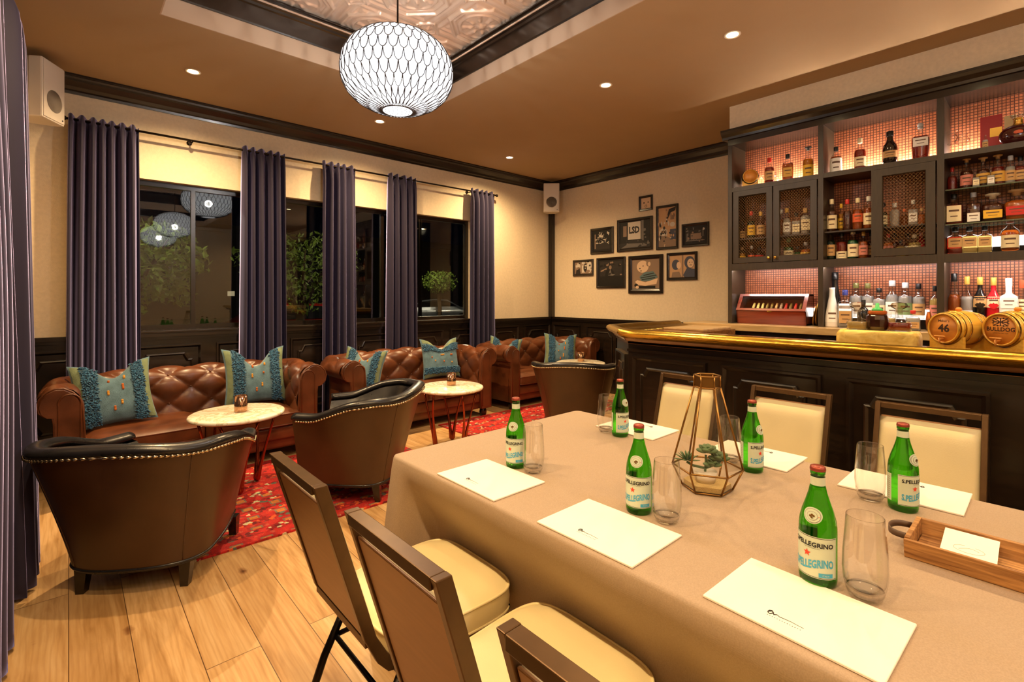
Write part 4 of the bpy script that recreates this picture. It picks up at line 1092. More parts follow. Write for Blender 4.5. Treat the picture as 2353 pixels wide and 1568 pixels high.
def terrarium(x, y):
    t = thing('glass_terrarium', 'tall geometric brass and glass terrarium in the middle of the table', 'terrarium', (x, y, TZ+.0008), radians(0))
    a0 = math.atan2(-.671*.9-.741*.25, .0)*0+radians(222+17)
    def ring(r, z): return [(r*cos(a0+2*pi*k/6), r*sin(a0+2*pi*k/6), z) for k in range(6)]
    A, B, C, D = ring(.078, .004), ring(.110, .072), ring(.041, .338), ring(.041, .376)
    m = MB()
    for r_ in (A, B, C, D): m.tube(r_, .0032, 6, closed=True)
    for k in range(6):
        m.tube([A[k], B[k]], .0032, 6); m.tube([B[k], C[k]], .0034, 6); m.tube([C[k], D[k]], .0028, 6)
    m.build('brass_frame', M_OLDBR, t)
    m = MB(); m.loft([ring(.040, .338), ring(.040, .376)], True, False, 0, False); m.build('collar', M_OLDBR, t)
    m = MB()
    for k in range(6):
        j = (k+1) % 6
        m.add([A[k], A[j], B[j], B[k]], [(0, 1, 2, 3)]); m.add([B[k], B[j], C[j], C[k]], [(0, 1, 2, 3)])
    m.add(A, [tuple(range(6))]); m.build('glass_panes', M_TGLASS, t)
    m = MB(); m.prism([(p[0]*.9, p[1]*.9) for p in ring(.082, 0)], .008, .024); m.build('sand_bed', mat('pale_sand', srgb(198, 170, 112), .95, bump=.5, bscale=300), t)
    s = thing('succulent', 'small green succulent sprigs inside the glass terrarium', 'plant', (x-.006, y+.004, TZ+.025)); s.scale = (1.42, 1.42, 1.42)
    MB().lathe([(0, 0), (.022, 0), (.027, .024), (.025, .024), (0, .022)], 20).build('white_pot', M_WHITE, s)
    MB().tube([(0, 0, .02), (.004, 0, .045), (.004, .0, .06)], .003, 6).tube([(0, 0, .03), (.02, -.02, .04), (.030, -.026, .05)], .003, 6).tube([(0, 0, .03), (-.02, .02, .036), (-.032, .028, .045)], .003, 6).build('stem', M_LEAF, s)
    rnd = random.Random(4)
    for (cx, cy, cz, R_, n_, fat) in ((-.032, .028, .048, .032, 26, .2), (.004, -.004, .068, .027, 14, .85), (.026, -.022, .050, .027, 14, .85), (.010, -.014, .036, .024, 10, .8)):
        m = MB()
        for k in range(n_):
            a = k*2.4; el = .15+1.1*(k/n_); d = Vector((cos(a)*cos(el), sin(a)*cos(el), sin(el))); L = R_*(1-.35*k/n_)
            q = d.to_track_quat('X', 'Z').to_matrix().to_4x4()
            m.sphere((L*.55, 0, 0), L*.5, 8, 6, 0, (1, fat, fat*.45), Matrix.Translation((cx, cy, cz)) @ q)
        m.build('rosette', M_LEAF, s)
terrarium(1.58, .774)

def wooden_tray():
    t = thing('wooden_tray', 'rectangular wooden tray with leather handle at the right of the table', 'tray', (1.607, -.02, TZ+.0008))
    hx, hy, z1 = .0925, .265, .047; w = .011; fl = .010
    def wall(m, pts0, pts1): m.loft([pts0, pts1], True, True, 0, False)
    m = MB(); m.rbox((-hx+.012, -hy+.012, 0), (hx-.012, hy-.012, .010), .002); m.build('tray_floor', M_TRAYW, t)
    for s in (-1, 1):
        m = MB(); m.loft([[(s*(hx-fl), -hy, 0), (s*(hx-fl-w), -hy, 0), (s*(hx-w), -hy, z1), (s*hx, -hy, z1)], [(s*(hx-fl), hy, 0), (s*(hx-fl-w), hy, 0), (s*(hx-w), hy, z1), (s*hx, hy, z1)]], True, True, 0, False); m.build('side_board', M_TRAYW, t, bevel=.0015, merge=True)
        m = MB(); ye = s*hy; m.loft([[(-hx+fl+w, ye, 0), (hx-fl-w, ye, 0), (hx-w, ye, z1+.003), (-hx+w, ye, z1+.003)], [(-hx+fl+w, ye-s*w, 0), (hx-fl-w, ye-s*w, 0), (hx-w, ye-s*w, z1+.003), (-hx+w, ye-s*w, z1+.003)]], True, True, 0, False); m.build('end_board', M_TRAYW, t, bevel=.0015, merge=True)
        pts = [(.042*cos(a), s*(hy+.004)+s*.040*sin(a)**.7 if sin(a) > 0 else s*(hy+.004), .036) for a in [pi*k/14 for k in range(15)]]
        R = [[(x, y-.0014, z-.008), (x, y+.0014, z-.008), (x, y+.0014, z+.008), (x, y-.0014, z+.008)] for x, y, z in pts]
        m = MB(); m.loft(R, True, True, 0, True); m.build('leather_handle', mat('handle_leather', srgb(92, 72, 58), .5) if 'handle_leather' not in bpy.data.materials else bpy.data.materials['handle_leather'], t)
    c = thing('place_card', 'white folded card with oval line emblem standing in the wooden tray', 'card', (1.607, .135, TZ+.0115), radians(0))
    # tilted card leaning back towards the far side
    Mx = T(0, 0, .0035, ry=radians(-13), rz=0)
    m = MB(); m.add([Mx @ Vector(p) for p in ((-.070, -.050, 0), (.070, -.050, 0), (.070, .050, 0), (-.070, .050, 0))]+[Mx @ Vector(p) for p in ((-.070, -.050, .0012), (.070, -.050, .0012), (.070, .050, .0012), (-.070, .050, .0012))], [(0, 3, 2, 1), (4, 5, 6, 7), (0, 1, 5, 4), (1, 2, 6, 5), (2, 3, 7, 6), (3, 0, 4, 7)])
    for o_ in m.v: pass
    o = m.build('card', M_PAPER, c, loc=(0, 0, .014))
    m = MB(); m.tube([Mx @ Vector((.014*cos(a), .028*sin(a), .0014)) for a in [2*pi*k/36+.3 for k in range(33)]], .0004, 4)
    m.tube([Mx @ Vector((.006*sin(4*q), -.018+.036*q, .0014)) for q in [k/16 for k in range(17)]], .0004, 4); m.build('emblem', M_GREY, c, loc=(0, 0, .014))
    m = MB(); m.add([(.050, -.03, .0), (.050, .03, .0), (.0512, .03, 0), (.0512, -.03, 0), (.050, -.03, .026), (.050, .03, .026), (.0512, .03, .026), (.0512, -.03, .026)], [(0, 3, 2, 1), (4, 5, 6, 7), (0, 1, 5, 4), (1, 2, 6, 5), (2, 3, 7, 6), (3, 0, 4, 7)]); m.build('card_stand', M_OLDBR, c)
wooden_tray()

# ================================================================== bar counter
BX = 3.12           # front face of the bar body
def bar():
    t = thing('bar_counter', 'long dark panelled bar counter with a hammered brass front rail', 'bar', (BX, -.8, 0))
    def loc(m): m.v = [(x-BX, y+.8, z) for x, y, z in m.v]; return m
    Y0, Y1 = -3.4, 2.14
    m = MB(); m.prism([(BX, Y0), (3.75, Y0), (3.75, 1.95), (4.48, 1.95), (4.48, 2.50), (3.48, 2.50), (BX, Y1)], 0, 1.05); loc(m).build('bar_body', M_DARK, t)
    ys = [(1.53, 2.105), (.865, 1.43), (.19, .745), (-.50, .07), (-1.2, -.62), (-1.9, -1.32), (-2.6, -2.02)]
    for a, b in ys:
        m = MB(); panel_raised(m, a, b, .22, .955, lambda u, z, o: (BX-o, u, z), .05); loc(m).build('raised_panel', M_DARK, t, merge=True)
    m = MB(); a = .06; d = sqrt(.36**2+.36**2); panel_raised(m, .05, .46, .22, .955, lambda u, z, o: (BX+u*.707-o*.707, Y1+u*.707+o*.707, z), .05); loc(m).build('raised_panel', M_DARK, t, merge=True)
    m = MB(); m.box((BX-.03, Y0, 0), (BX, Y1, .14)).box((BX-.018, Y0, .985), (BX, Y1, 1.005)); loc(m).build('skirting', M_DARK, t)
    # counter slab
    m = MB(); m.prism([(3.04, Y0), (3.80, Y0), (3.80, 1.93), (4.48, 1.93), (4.48, 2.47), (3.42, 2.47), (3.04, 2.09)], 1.05, 1.10); loc(m).build('countertop', M_BTOP, t)
    m = MB(); m.prism([(3.95, 1.97), (4.485, 1.97), (4.485, 2.34), (3.95, 2.34)], 1.1005, 1.118); loc(m).build('lift_flap', M_TOP, t, bevel=.004)
    # rail profile swept along the front, round the chamfer, along the return
    prof = [(0, 1.052), (.0, 1.066), (-.012, 1.072), (-.014, 1.082), (-.03, 1.092), (-.062, 1.108), (-.078, 1.128), (-.074, 1.146), (-.052, 1.158), (-.022, 1.158), (.004, 1.147), (.016, 1.132), (.040, 1.128), (.070, 1.123), (.092, 1.112), (.100, 1.101)]
    path = [(3.04, Y0), (3.04, 2.09), (3.42, 2.47), (4.48, 2.47)]
    nrm = [(1, 0), (.92388*1.0824, -.38268*1.0824), (.38268*1.0824, -.92388*1.0824), (0, -1)]
    prof2 = prof+[(.100, 1.090), (.05, 1.06)]
    def sweep(sub, name, mt):
        R = [[(px+n[0]*p, py+n[1]*p, z) for p, z in sub] for (px, py), n in zip(path, nrm)]
        # subdivide the long runs
        out = []
        for i in range(len(R)-1):
            k = 40 if i == 0 else 8
            for j in range(k): out.append([tuple(Vector(a).lerp(Vector(b), j/k)) for a, b in zip(R[i], R[i+1])])
        out.append(R[-1]); m = MB(); m.loft(out, True, True, 0, True); o = loc(m).build(name, mt, t, merge=True)
        s = o.modifiers.new('edge', 'EDGE_SPLIT'); s.split_angle = radians(50)
    sweep(prof2[4:], 'brass_rail', M_BARBR)
    sweep([(.0, 1.052), (0, 1.066), (-.012, 1.071), (-.016, 1.080), (-.028, 1.094), (.04, 1.094), (.06, 1.052)], 'rail_moulding', M_BTOP)
bar()

# ================================================================== back counter and cabinets
CZ = 1.14
def back_counter():
    t = thing('back_counter', 'cream oak back counter under the bottle shelves', 'counter', (4.7, -.6, 0))
    MB().box((-.20, -2.8, CZ-.058), (.26, 3.05, CZ)).build('worktop', M_TOP, t, bevel=.004)
    MB().box((-.16, -2.8, 0), (.24, 3.05, CZ-.059)).build('cupboard_body', M_DARK, t)
    for k in range(7):
        m = MB(); y = -2.7+k*.8; m.box((-.175, y, .12), (-.161, y+.74, CZ-.12)); m.build('cupboard_door', M_DARK, t, bevel=.003)
back_counter()
XB = 4.955
ZT1, ZB1, ZM = 2.42, 1.70, 1.935      # LED shelf top, unit bottom board top, middle shelf
DY = [(2.034, 2.072), (1.278, 1.318), (.519, .560), (-.24, -.20), (-1.0, -.96), (-1.72, -1.68)]
def cabinets():
    t = thing('bottle_cabinet', 'tall umber built-in cabinet of bottle shelves behind the bar', 'cabinet', (XC, .2, CZ))
    def loc(m): m.v = [(x-XC, y-.2, z-CZ) for x, y, z in m.v]; return m
    YA, YBm = -1.72, 2.072
    m = MB()
    for a, b in DY: m.box((XC, a, CZ+.001), (XB, b, 2.86))
    loc(m).build('divider', M_CAB, t, bevel=.002)
    m = MB(); m.box((XC-.002, YA, 2.825), (XB, YBm, 2.89)); R = []
    prof = [(0, 2.875), (-.02, 2.88), (-.025, 2.90), (-.05, 2.925), (-.06, 2.945), (-.06, 2.964), (.3, 2.964), (.3, 2.875)]
    m.loft([[(XC+p, YA, z) for p, z in prof], [(XC+p, YBm+(.045 if p < 0 else 0), z) for p, z in prof]], True, True, 0, False)
    loc(m).build('cornice', M_DARK, t)
    MB_ = MB(); MB_.box((XB, YA, CZ), (XB+.015, YBm, 2.86)); loc(MB_).build('mosaic_back', M_TILE, t)
    for i in range(len(DY)-1):
        y1, y0 = DY[i][0], DY[i+1][1]
        for z, h, nm in ((ZT1, .04, 'led_shelf'), (ZB1, .05, 'lower_board')):
            m = MB(); m.box((XC, y0, z-h), (XB, y1, z)); loc(m).build(nm, M_CAB, t)
        # slim LED lines along the rear of shelves
        m = MB(); m.box((XB-.060, y0+.01, ZT1+.0005), (XB-.048, y1-.01, ZT1+.007)); loc(m).build('led_strip', M_LED, t)
        m = MB(); m.box((XC, y0, ZB1-.063), (XC+.012, y1, ZB1-.0501)); loc(m).build('light_pelmet', M_CAB, t)
        m = MB(); m.box((XC+.03, y0+.01, ZB1-.0565), (XC+.042, y1-.01, ZB1-.0505)); loc(m).build('led_strip', emis('cool_led_strip', (1, .86, .80), 110) if 'cool_led_strip' not in bpy.data.materials else bpy.data.materials['cool_led_strip'], t)
        m = MB(); m.box((XB-.085, y0, CZ+.001), (XB-.001, y1, CZ+.075)); loc(m).build('riser', M_BLKMET, t)
        m = MB(); m.box((XB-.012, y0+.01, CZ+.0755), (XB-.004, y1-.01, CZ+.150)); loc(m).build('added_glow_panel', M_LEDGLOW, t)  # glowing sheet added to give the bright band behind the bottles
        m = MB()
        if i != 2:
            m.box((XC+.03, y0, ZM-.012), (XB-.03, y1, ZM)); loc(m).build('mid_shelf', M_CAB, t)
        else:
            m = MB(); m.box((XC+.015, y0+.003, 2.152), (XB-.02, y1-.003, 2.160)); loc(m).build('glass_shelf', mat('green_edge_glass', srgb(150, 170, 140), .05, trans=.75), t)
            m = MB(); m.box((XC+.015, y0+.003, 1.904), (XB-.02, y1-.003, 1.912)); loc(m).build('glass_shelf', bpy.data.materials['green_edge_glass'], t)
            m = MB(); m.box((XB-.012, y0+.01, ZB1+.0505), (XB-.004, y1-.01, ZB1+.125)); loc(m).build('added_glow_panel', M_LEDGLOW, t)  # same added glow sheet behind the lower row of this bay
            m = MB(); m.box((XB-.08, y0+.003, ZB1+.001), (XB-.001, y1-.003, ZB1+.05)); loc(m).build('riser', M_BLKMET, t)
    # doors with wire mesh
    def door(y0, y1, z0, z1, knob, f=.052):
        d = MB(); x0, x1 = XC-.002, XC+.020
        # frame as a ring
        P = lambda e, x: [(x, y0+e, z0+e), (x, y1-e, z0+e), (x, y1-e, z1-e), (x, y0+e, z1-e)]
        d.loft([P(0, x1), P(0, x0), P(f*.92, x0), P(f, x0+.006), P(f, x1)], True, False, 0, False)
        o = loc(d).build('mesh_door', M_CAB, t, merge=True)
        w = MB(); a0, a1, b0, b1 = y0+f, y1-f, z0+f, z1-f; sp = .023
        def seg(c, sl):  # lines y = c + sl*(z-b0)
            z_a, z_b = b0, b1; ya, yb = c, c+sl*(b1-b0)
            pts = []
            lo, hi = 0., 1.
            if yb == ya: return
            for lim in (a0, a1):
                tt = (lim-ya)/(yb-ya)
                if (yb-ya) > 0: (lo, hi) = (max(lo, tt), hi) if lim == a0 else (lo, min(hi, tt))
                else: (lo, hi) = (lo, min(hi, tt)) if lim == a0 else (max(lo, tt), hi)
            if hi <= lo: return
            w.tube([(XC+.011, ya+(yb-ya)*lo, b0+(b1-b0)*lo), (XC+.011, ya+(yb-ya)*hi, b0+(b1-b0)*hi)], .0010, 4)
        H_ = (b1-b0); k = a0-H_*1.1
        while k < a1+H_*1.1: seg(k, .85); seg(k, -.85); k += sp
        loc(w).build('wire_mesh', M_MESH, o)
        if knob is not None:
            m = MB(); m.lathe([(0, 0), (.006, 0), (.006, .012), (.013, .018), (.014, .026), (.009, .032), (0, .033)], 16, M=T(XC-.002, knob, z0+.035, ry=-pi/2)); loc(m).build('knob', M_BRASS, o)
    door(1.678, 2.022, 1.705, 2.378, 1.70); door(1.326, 1.668, 1.705, 2.378, 1.645)
    door(.568, .935, 1.705, 2.378, None, .058)
    m = MB(); m.box((XC, .932, 1.70), (XC+.02, .95, 2.38)); loc(m).build('door_stile', M_CAB, t)
cabinets()

# ---------------------------------------------------------------- bottles on the shelves
GL = thin_glass('bottle_flint', (.93, .93, .92), .03, 1.6)
def cmat(nm, c, rough=.4, **k):
    return bpy.data.materials[nm] if nm in bpy.data.materials else mat(nm, c, rough, **k)
LIQ = {'amber': srgb(176, 84, 22), 'gold': srgb(214, 142, 36), 'red': srgb(140, 30, 14), 'dark': srgb(30, 16, 10), 'brown': srgb(92, 40, 16), 'green': srgb(20, 96, 44), 'dgreen': srgb(22, 52, 28), 'clear': srgb(216, 214, 210), 'pale': srgb(222, 190, 110), 'black': srgb(14, 13, 14), 'white': srgb(232, 230, 226), 'crimson': srgb(190, 22, 36), 'orange': srgb(214, 110, 36)}
CC = {'black': srgb(18, 16, 16), 'red': srgb(190, 40, 30), 'cream': srgb(226, 210, 170), 'gold': srgb(206, 160, 70), 'silver': srgb(196, 196, 196), 'white': srgb(232, 228, 220), 'olive': srgb(112, 108, 52), 'blue': srgb(50, 60, 140), 'orange': srgb(206, 90, 50), 'yellow': srgb(224, 176, 50), 'green': srgb(120, 150, 100), 'pink': srgb(196, 120, 104), 'tan': srgb(190, 150, 96), 'none': None}
KIND = {  # relative profiles (r/R, z/H) , squareness
 'round': ([(.9, 0), (1, .02), (1, .56), (.93, .64), (.55, .73), (.36, .78), (.34, .92), (.38, .93), (.38, .96), (.3, 1)], None),
 'tall': ([(.9, 0), (1, .02), (1, .50), (.9, .60), (.55, .70), (.42, .78), (.40, .95), (.42, 1)], None),
 'squat': ([(.92, 0), (1, .03), (1, .50), (.94, .60), (.70, .70), (.40, .76), (.34, .82), (.34, .94), (.30, 1)], None),
 'square': ([(.93, 0), (1, .02), (1, .60), (.9, .68), (.40, .73), (.34, .76), (.34, .94), (.3, 1)], 5),
 'bulb': ([(.55, 0), (.70, .02), (.98, .22), (1, .38), (.82, .52), (.45, .66), (.32, .74), (.32, .96), (.3, 1)], None),
 'decanter': ([(.80, 0), (.86, .02), (1, .48), (.98, .58), (.55, .66), (.28, .72), (.28, .80), (.4, .82), (.3, .86)], 3.2),
 'cone': ([(.94, 0), (1, .02), (.96, .25), (.62, .58), (.40, .78), (.36, .94), (.40, 1)], None),
 'ship': ([(.94, 0), (1, .04), (1, .30), (.88, .42), (.45, .5), (.26, .56), (.24, .74), (.34, .78), (.3, .8)], None),
}
def bottle(name, x, px_half, px_h, X, z, kind, liq, cap, lab, label, group, labspan=(.16, .50), fill=.9, cat='bottle', capk='cyl', extra=None):
    Y = X*fp(x); k = depth(X, Y)/FPX
    R, Hh = px_half*k, px_h*k
    t = thing(name, label, cat, (X, Y, z), math.atan2(-Y, -X)+pi/2, group)
    prof, sq = KIND[kind]; P = [(r*R, q*Hh) for r, q in prof]
    opaque = liq in ('black', 'white', 'crimson', 'dark')
    def rad(zz):
        for (r0, z0), (r1, z1) in zip(P, P[1:]):
            if z0 <= zz <= z1: return r0+(r1-r0)*(zz-z0)/(z1-z0+1e-9)
        return P[-1][0]
    if opaque:
        MB().lathe(P, 20, sq=sq).build('glass_body', cmat('bottle_'+liq, LIQ[liq], .12, coat=.6), t)
    else:
        MB().lathe(P, 20, sq=sq).build('glass_body', GL, t)
        top = fill*.72*Hh
        Q = [(.02, .012*Hh)]+[(rad(zz)*.93, max(zz, .012*Hh)) for zz in [i/10*top for i in range(11)]]+[(.001, top)]
        MB().lathe(Q, 16, sq=sq).build('liquid', cmat('liquid_'+liq, LIQ[liq], .1, trans=.55), t)
    if lab and lab != 'none':
        z0, z1 = labspan[0]*Hh, labspan[1]*Hh; m = MB()
        if sq:
            w = R*.78; y = -rad((z0+z1)/2)*1.01-.001
            m.box((-w, y-.0008, z0), (w, y, z1)); m.box((-w*.7, y-.0012, z0+(z1-z0)*.62), (w*.7, y-.0007, z0+(z1-z0)*.74), 1); m.box((-w*.5, y-.0012, z0+(z1-z0)*.3), (w*.5, y-.0007, z0+(z1-z0)*.36), 1)
        else:
            label_patch(m, rad, z0, z1, -pi/2, 1.15, 0, 12, 3, .0009)
            r_ = lambda q: rad(q)+.0012
            label_patch(m, r_, z0+(z1-z0)*.62, z0+(z1-z0)*.76, -pi/2, .6, 1, 8, 1, .0004); label_patch(m, r_, z0+(z1-z0)*.28, z0+(z1-z0)*.36, -pi/2, .45, 1, 8, 1, .0004)
        m.build('paper_label', [cmat('label_'+lab, CC[lab], .6), cmat('label_ink', srgb(92, 66, 48), .6)], t)
    zt = P[-1][1]; rt = P[-1][0]
    if cap != 'none':
        m = MB(); rc = max(P[-2][0], P[-3][0])*1.08
        if capk == 'cyl': m.lathe([(rc, zt-.13*Hh), (rc*1.02, zt-.12*Hh), (rc*1.02, zt+.004), (rc*.9, zt+.007), (0, zt+.007)], 16)
        elif capk == 'ball': m.sphere((0, 0, zt+R*.28), R*.34, 12, 8); m.lathe([(rt, zt-.01), (rt, zt+R*.1)], 12)
        elif capk == 'disc': m.lathe([(0, zt-.01), (rt, zt-.01), (rt, zt+R*.15), (R*.62, zt+R*.22), (R*.66, zt+R*.42), (R*.4, zt+R*.5), (0, zt+R*.5)], 16)
        m.build('stopper', cmat('cap_'+cap, CC[cap], .35), t)
    return t
XF, XM, XK = 4.72, 4.78, 4.845
g1 = 'bottles on the top lit shelf'; zL = ZT1+.001
bottle('whisky_bottle', 1768, 10.5, 60, XM, zL, 'round', 'red', 'red', 'tan', 'red-capped whisky bottle on the top lit shelf, left bay', g1)
bottle('whisky_bottle', 1810, 11.5, 62, XM, zL, 'square', 'amber', 'black', 'gold', 'square-shouldered amber bottle in the middle of the left top shelf', g1)
bottle('whisky_bottle', 1857, 11, 68, XM, zL, 'round', 'gold', 'black', 'yellow', 'golden bottle with black stopper at the right of the left top shelf', g1, (.05, .45), capk='disc')
bottle('whisky_bottle', 1921, 12.5, 61, XM, zL, 'squat', 'amber', 'black', 'white', 'short bottle with big white label at the left of the middle top shelf', g1, (.06, .58))
bottle('whisky_bottle', 1976, 11.5, 72, XM, zL, 'round', 'red', 'cream', 'cream', 'tall-capped red whisky bottle on the middle top shelf', g1, (.12, .42))
bottle('cognac_bottle', 2045, 14.5, 77, XM, zL, 'tall', 'dark', 'black', 'tan', 'black bulging bottle with tan label on the middle top shelf', g1, (.22, .42))
bottle('crystal_decanter', 2115, 17, 90, XM, zL, 'decanter', 'red', 'silver', 'white', 'crystal decanter with round stopper at the right of the middle top shelf', g1, (.34, .56), .85, 'decanter', 'ball')
def cognac_crown():
    X = XM; Y = X*fp(2340); t = thing('cognac_flask', 'round-bellied dark cognac flask with crystal crown stopper at the right edge of the top shelf', 'decanter', (X, Y, zL), math.atan2(-Y, -X)+pi/2, g1)
    k = depth(X, Y)/FPX; R = 33*k
    m = MB(); m.sphere((0, 0, R*.75), R, 24, 14, 0, (1, .5, .75)); m.build('glass_body', cmat('bottle_dark_cognac', srgb(60, 10, 8), .08, coat=.6), t)
    MB().lathe([(R*.32, R*1.4), (R*.24, R*1.6), (R*.24, R*1.85), (R*.3, R*1.9)], 16).build('neck', M_BRASS, t)
    m = MB()
    for i in range(7): a = 2*pi*i/7; m.sphere((R*.3*cos(a), R*.3*sin(a), R*2.1), R*.13, 8, 6)
    m.sphere((0, 0, R*2.3), R*.2, 8, 6); m.lathe([(R*.3, R*1.9), (R*.36, R*2.05)], 14); m.build('crystal_stopper', GL, t)
    MB().sphere((0, -R*.47, R*.85), R*.25, 12, 8, 0, (1, .15, .6)).build('seal', cmat('cap_orange', CC['orange']), t)
cognac_crown()
def boxes():
    for (x0, x1, h, c, nm, lb) in ((2253, 2303, 86, srgb(170, 16, 28), 'red_gift_box', 'red presentation box with gold plate on the right top shelf'), (2308, 2336, 80, srgb(206, 180, 130), 'beige_gift_box', 'beige presentation box behind the crown-stoppered flask')):
        X = 4.90; ya, yb = X*fp(x1), X*fp(x0); k = depth(X, ya)/FPX
        t = thing('gift_box', lb, 'box', (X, (ya+yb)/2, zL)); w = (yb-ya)/2
        MB().box((-.02, -w, 0), (.02, w, h*k)).build('carton', mat(nm, c, .4), t, bevel=.002)
        if c[0] > c[1]*4: MB().box((-.0215, -w+.0, h*k*.42), (-.02, w*.1, h*k*.66)).build('gold_plate', M_BRASS, t)
boxes()
def stem_glass(x, h, X, lb):
    Y = X*fp(x); k = depth(X, Y)/FPX; q = h*k
    t = thing('tulip_glass', lb, 'glass', (X, Y, zL), 0, 'crystal glasses on the right top shelf')
    MB().lathe([(.0, .001), (q*.30, .001), (q*.30, .003), (.003, .006), (.003, q*.42), (q*.22, q*.55), (q*.26, q*.66), (q*.16, q*.84), (q*.24, q)], 20, cap=False).build('bowl', GL, t)
stem_glass(2186, 55, XM, 'crystal tulip glass standing leftmost on the right top shelf')
stem_glass(2211, 52, XK-.02, 'crystal tulip glass second from the left on the right top shelf')
bottle('miniature_bottle', 2264, 5, 31, XF, zL, 'round', 'clear', 'none', 'tan', 'tiny bottle standing in front of the red presentation box', g1, (.02, .5))
def small_barrel(x, X, z, half, lb, grp=None):
    Y = X*fp(x); k = depth(X, Y)/FPX; R = half*k
    t = thing('small_barrel', lb, 'barrel', (X, Y, z), math.atan2(-Y, -X)+pi/2, grp)
    barrel_parts(t, R, R*2.2, R*.45, False); return t
def barrel_parts(t, R, L, lift, spigot, text=None):
    """axis along local Y, head facing -Y"""
    zc = R+lift; Mx = T(0, 0, zc, rx=-pi/2)
    def rr(v): return R*(.86+.14*sin(pi*v))
    prof = [(rr(0)*.93, L*.035), (rr(0)*.93, 0), (rr(0), 0)]+[(rr(v/16), L*v/16) for v in range(1, 16)]+[(rr(1), L), (rr(1)*.93, L), (rr(1)*.93, L*.965)]
    MB().lathe(prof, 40, M=Mx, cap=False).build('staves', M_OAKB, t)
    MB().lathe([(0, L*.035), (rr(0)*.935, L*.035), (rr(0)*.935, L*.045), (0, L*.045)], 40, M=Mx).build('barrel_head', M_OAKE, t)
    MB().lathe([(0, L*.955), (rr(0)*.935, L*.955), (rr(0)*.935, L*.965), (0, L*.965)], 40, M=Mx).build('barrel_head', M_OAKE, t)
    for v0, v1 in ((.0, .075), (.15, .205), (.30, .355), (.645, .70), (.795, .85), (.925, 1.)):
        MB().lathe([(rr(v0)+.0004, L*v0), (rr(v0)+.002, L*v0), (rr(v1)+.002, L*v1), (rr(v1)+.0004, L*v1)], 40, M=Mx, cap=False).build('hoop', M_BRASS if spigot else M_BLKMET, t)
    MB().lathe([(0, 0), (R*.13, 0), (R*.16, R*.12), (R*.10, R*.2), (0, R*.22)], 14, M=T(0, L*.5, zc+R*.99)).build('bung', M_OAKE, t)
    for yy in (L*.10, L*.78):
        m = MB(); n = 14; w = R*.92; pts = [(-w, 0), (-w*.30, 0), (-w*.22, lift*.22), (w*.22, lift*.22), (w*.30, 0), (w, 0)]
        top = [(R*.985*sin(a), zc-R*.985*cos(a)) for a in [radians(62)-radians(124)*i/n for i in range(n+1)]]
        pl = pts+[(w, top[0][1])]+top+[(-w, top[-1][1])]
        m.loft([[(x, yy-.0, z) for x, z in pl], [(x, yy+L*.075, z) for x, z in pl]], True, True, 0, False); m.build('cradle', M_OAKB, t)
        if spigot and yy < L*.5:
            for xx, zz in ((-w*.72, lift*.55), (w*.60, lift*.52), (-.4*w, lift*.12), (.25*w, lift*.1)):
                MB().lathe([(0, 0), (R*.045, 0), (R*.045, .002), (0, .002)], 10, M=T(xx, yy+.0005, zz, rx=pi/2)).build('dark_plug', M_INK, t)
    MB().box((-R*.12, L*.12, lift*.25), (R*.12, L*.82, lift*.45)).build('stretcher', M_OAKB, t)
    if spigot:
        m = MB(); m.tube([(0, L*.03, zc-R*.62), (0, -R*.28, zc-R*.62)], R*.055, 8); m.tube([(0, -R*.24, zc-R*.60), (0, -R*.24, zc-R*.86)], R*.05, 8); m.rbox((-R*.30, -R*.28, zc-R*.50), (R*.30, -R*.18, zc-R*.42), R*.03); m.tube([(0, -R*.22, zc-R*.62), (0, -R*.22, zc-R*.46)], R*.04, 8)
        m.build('spigot', M_OAKE, t)
    if text:
        burn = cmat('burnt_mark', srgb(44, 20, 8), .7); M_ = T(0, L*.034, zc)
        m = MB()
        for body, size, dx, dz in text['words']:
            vs, fs = txt(body, size*R, bold=.03 if size > .25 else .01); m.add([(x+dx*R, 0, y+dz*R) for x, y in vs], fs, 0, False, M_)
        if text.get('flag'):
            cx, cz, w, h = text['flag']; w *= R; h *= R; cx *= R; cz *= R
            def quad(a, b, th):
                d = (Vector(b)-Vector(a)).normalized(); nn = Vector((-d.y, d.x))*th*R*.5; a, b = Vector(a), Vector(b)
                m.add([(p.x+cx, 0, p.y+cz) for p in (a-nn, b-nn, b+nn, a+nn)], [(0, 1, 2, 3)], 0, False, M_)
            quad((-w, 0), (w, 0), .06); quad((0, -h), (0, h), .06)
            for sx in (-1, 1):
                for sy in (-1, 1): quad((sx*w*.14, sy*h*.16), (sx*w, sy*h), .05); quad((sx*w, sy*h*.25), (sx*w, sy*h*.45), .12); quad((sx*w*.3, sy*h), (sx*w*.5, sy*h), .08)
            quad((-w, h), (w, h), .03); quad((-w, -h), (w, -h), .03); quad((-w, -h), (-w, h), .03); quad((w, -h), (w, h), .03)
        m.build('branding', burn, t)
bs = small_barrel(1724, XM-.02, zL, 18, 'tiny oak barrel on a cradle at the left end of the top lit shelf')
def snifter():
    X = XK; Y = X*fp(1752); t = thing('brandy_glass', 'clear brandy glass lying beside the tiny barrel on the left top shelf', 'glass', (X, Y, zL), .6)
    MB().lathe([(.045, 0), (.046, .004), (.01, .01), (.006, .03), (.04, .05), (.058, .085), (.052, .12), (.044, .135)], 24, cap=False, M=T(0, 0, .058, rx=radians(80))).build('bowl', GL, t)
snifter()
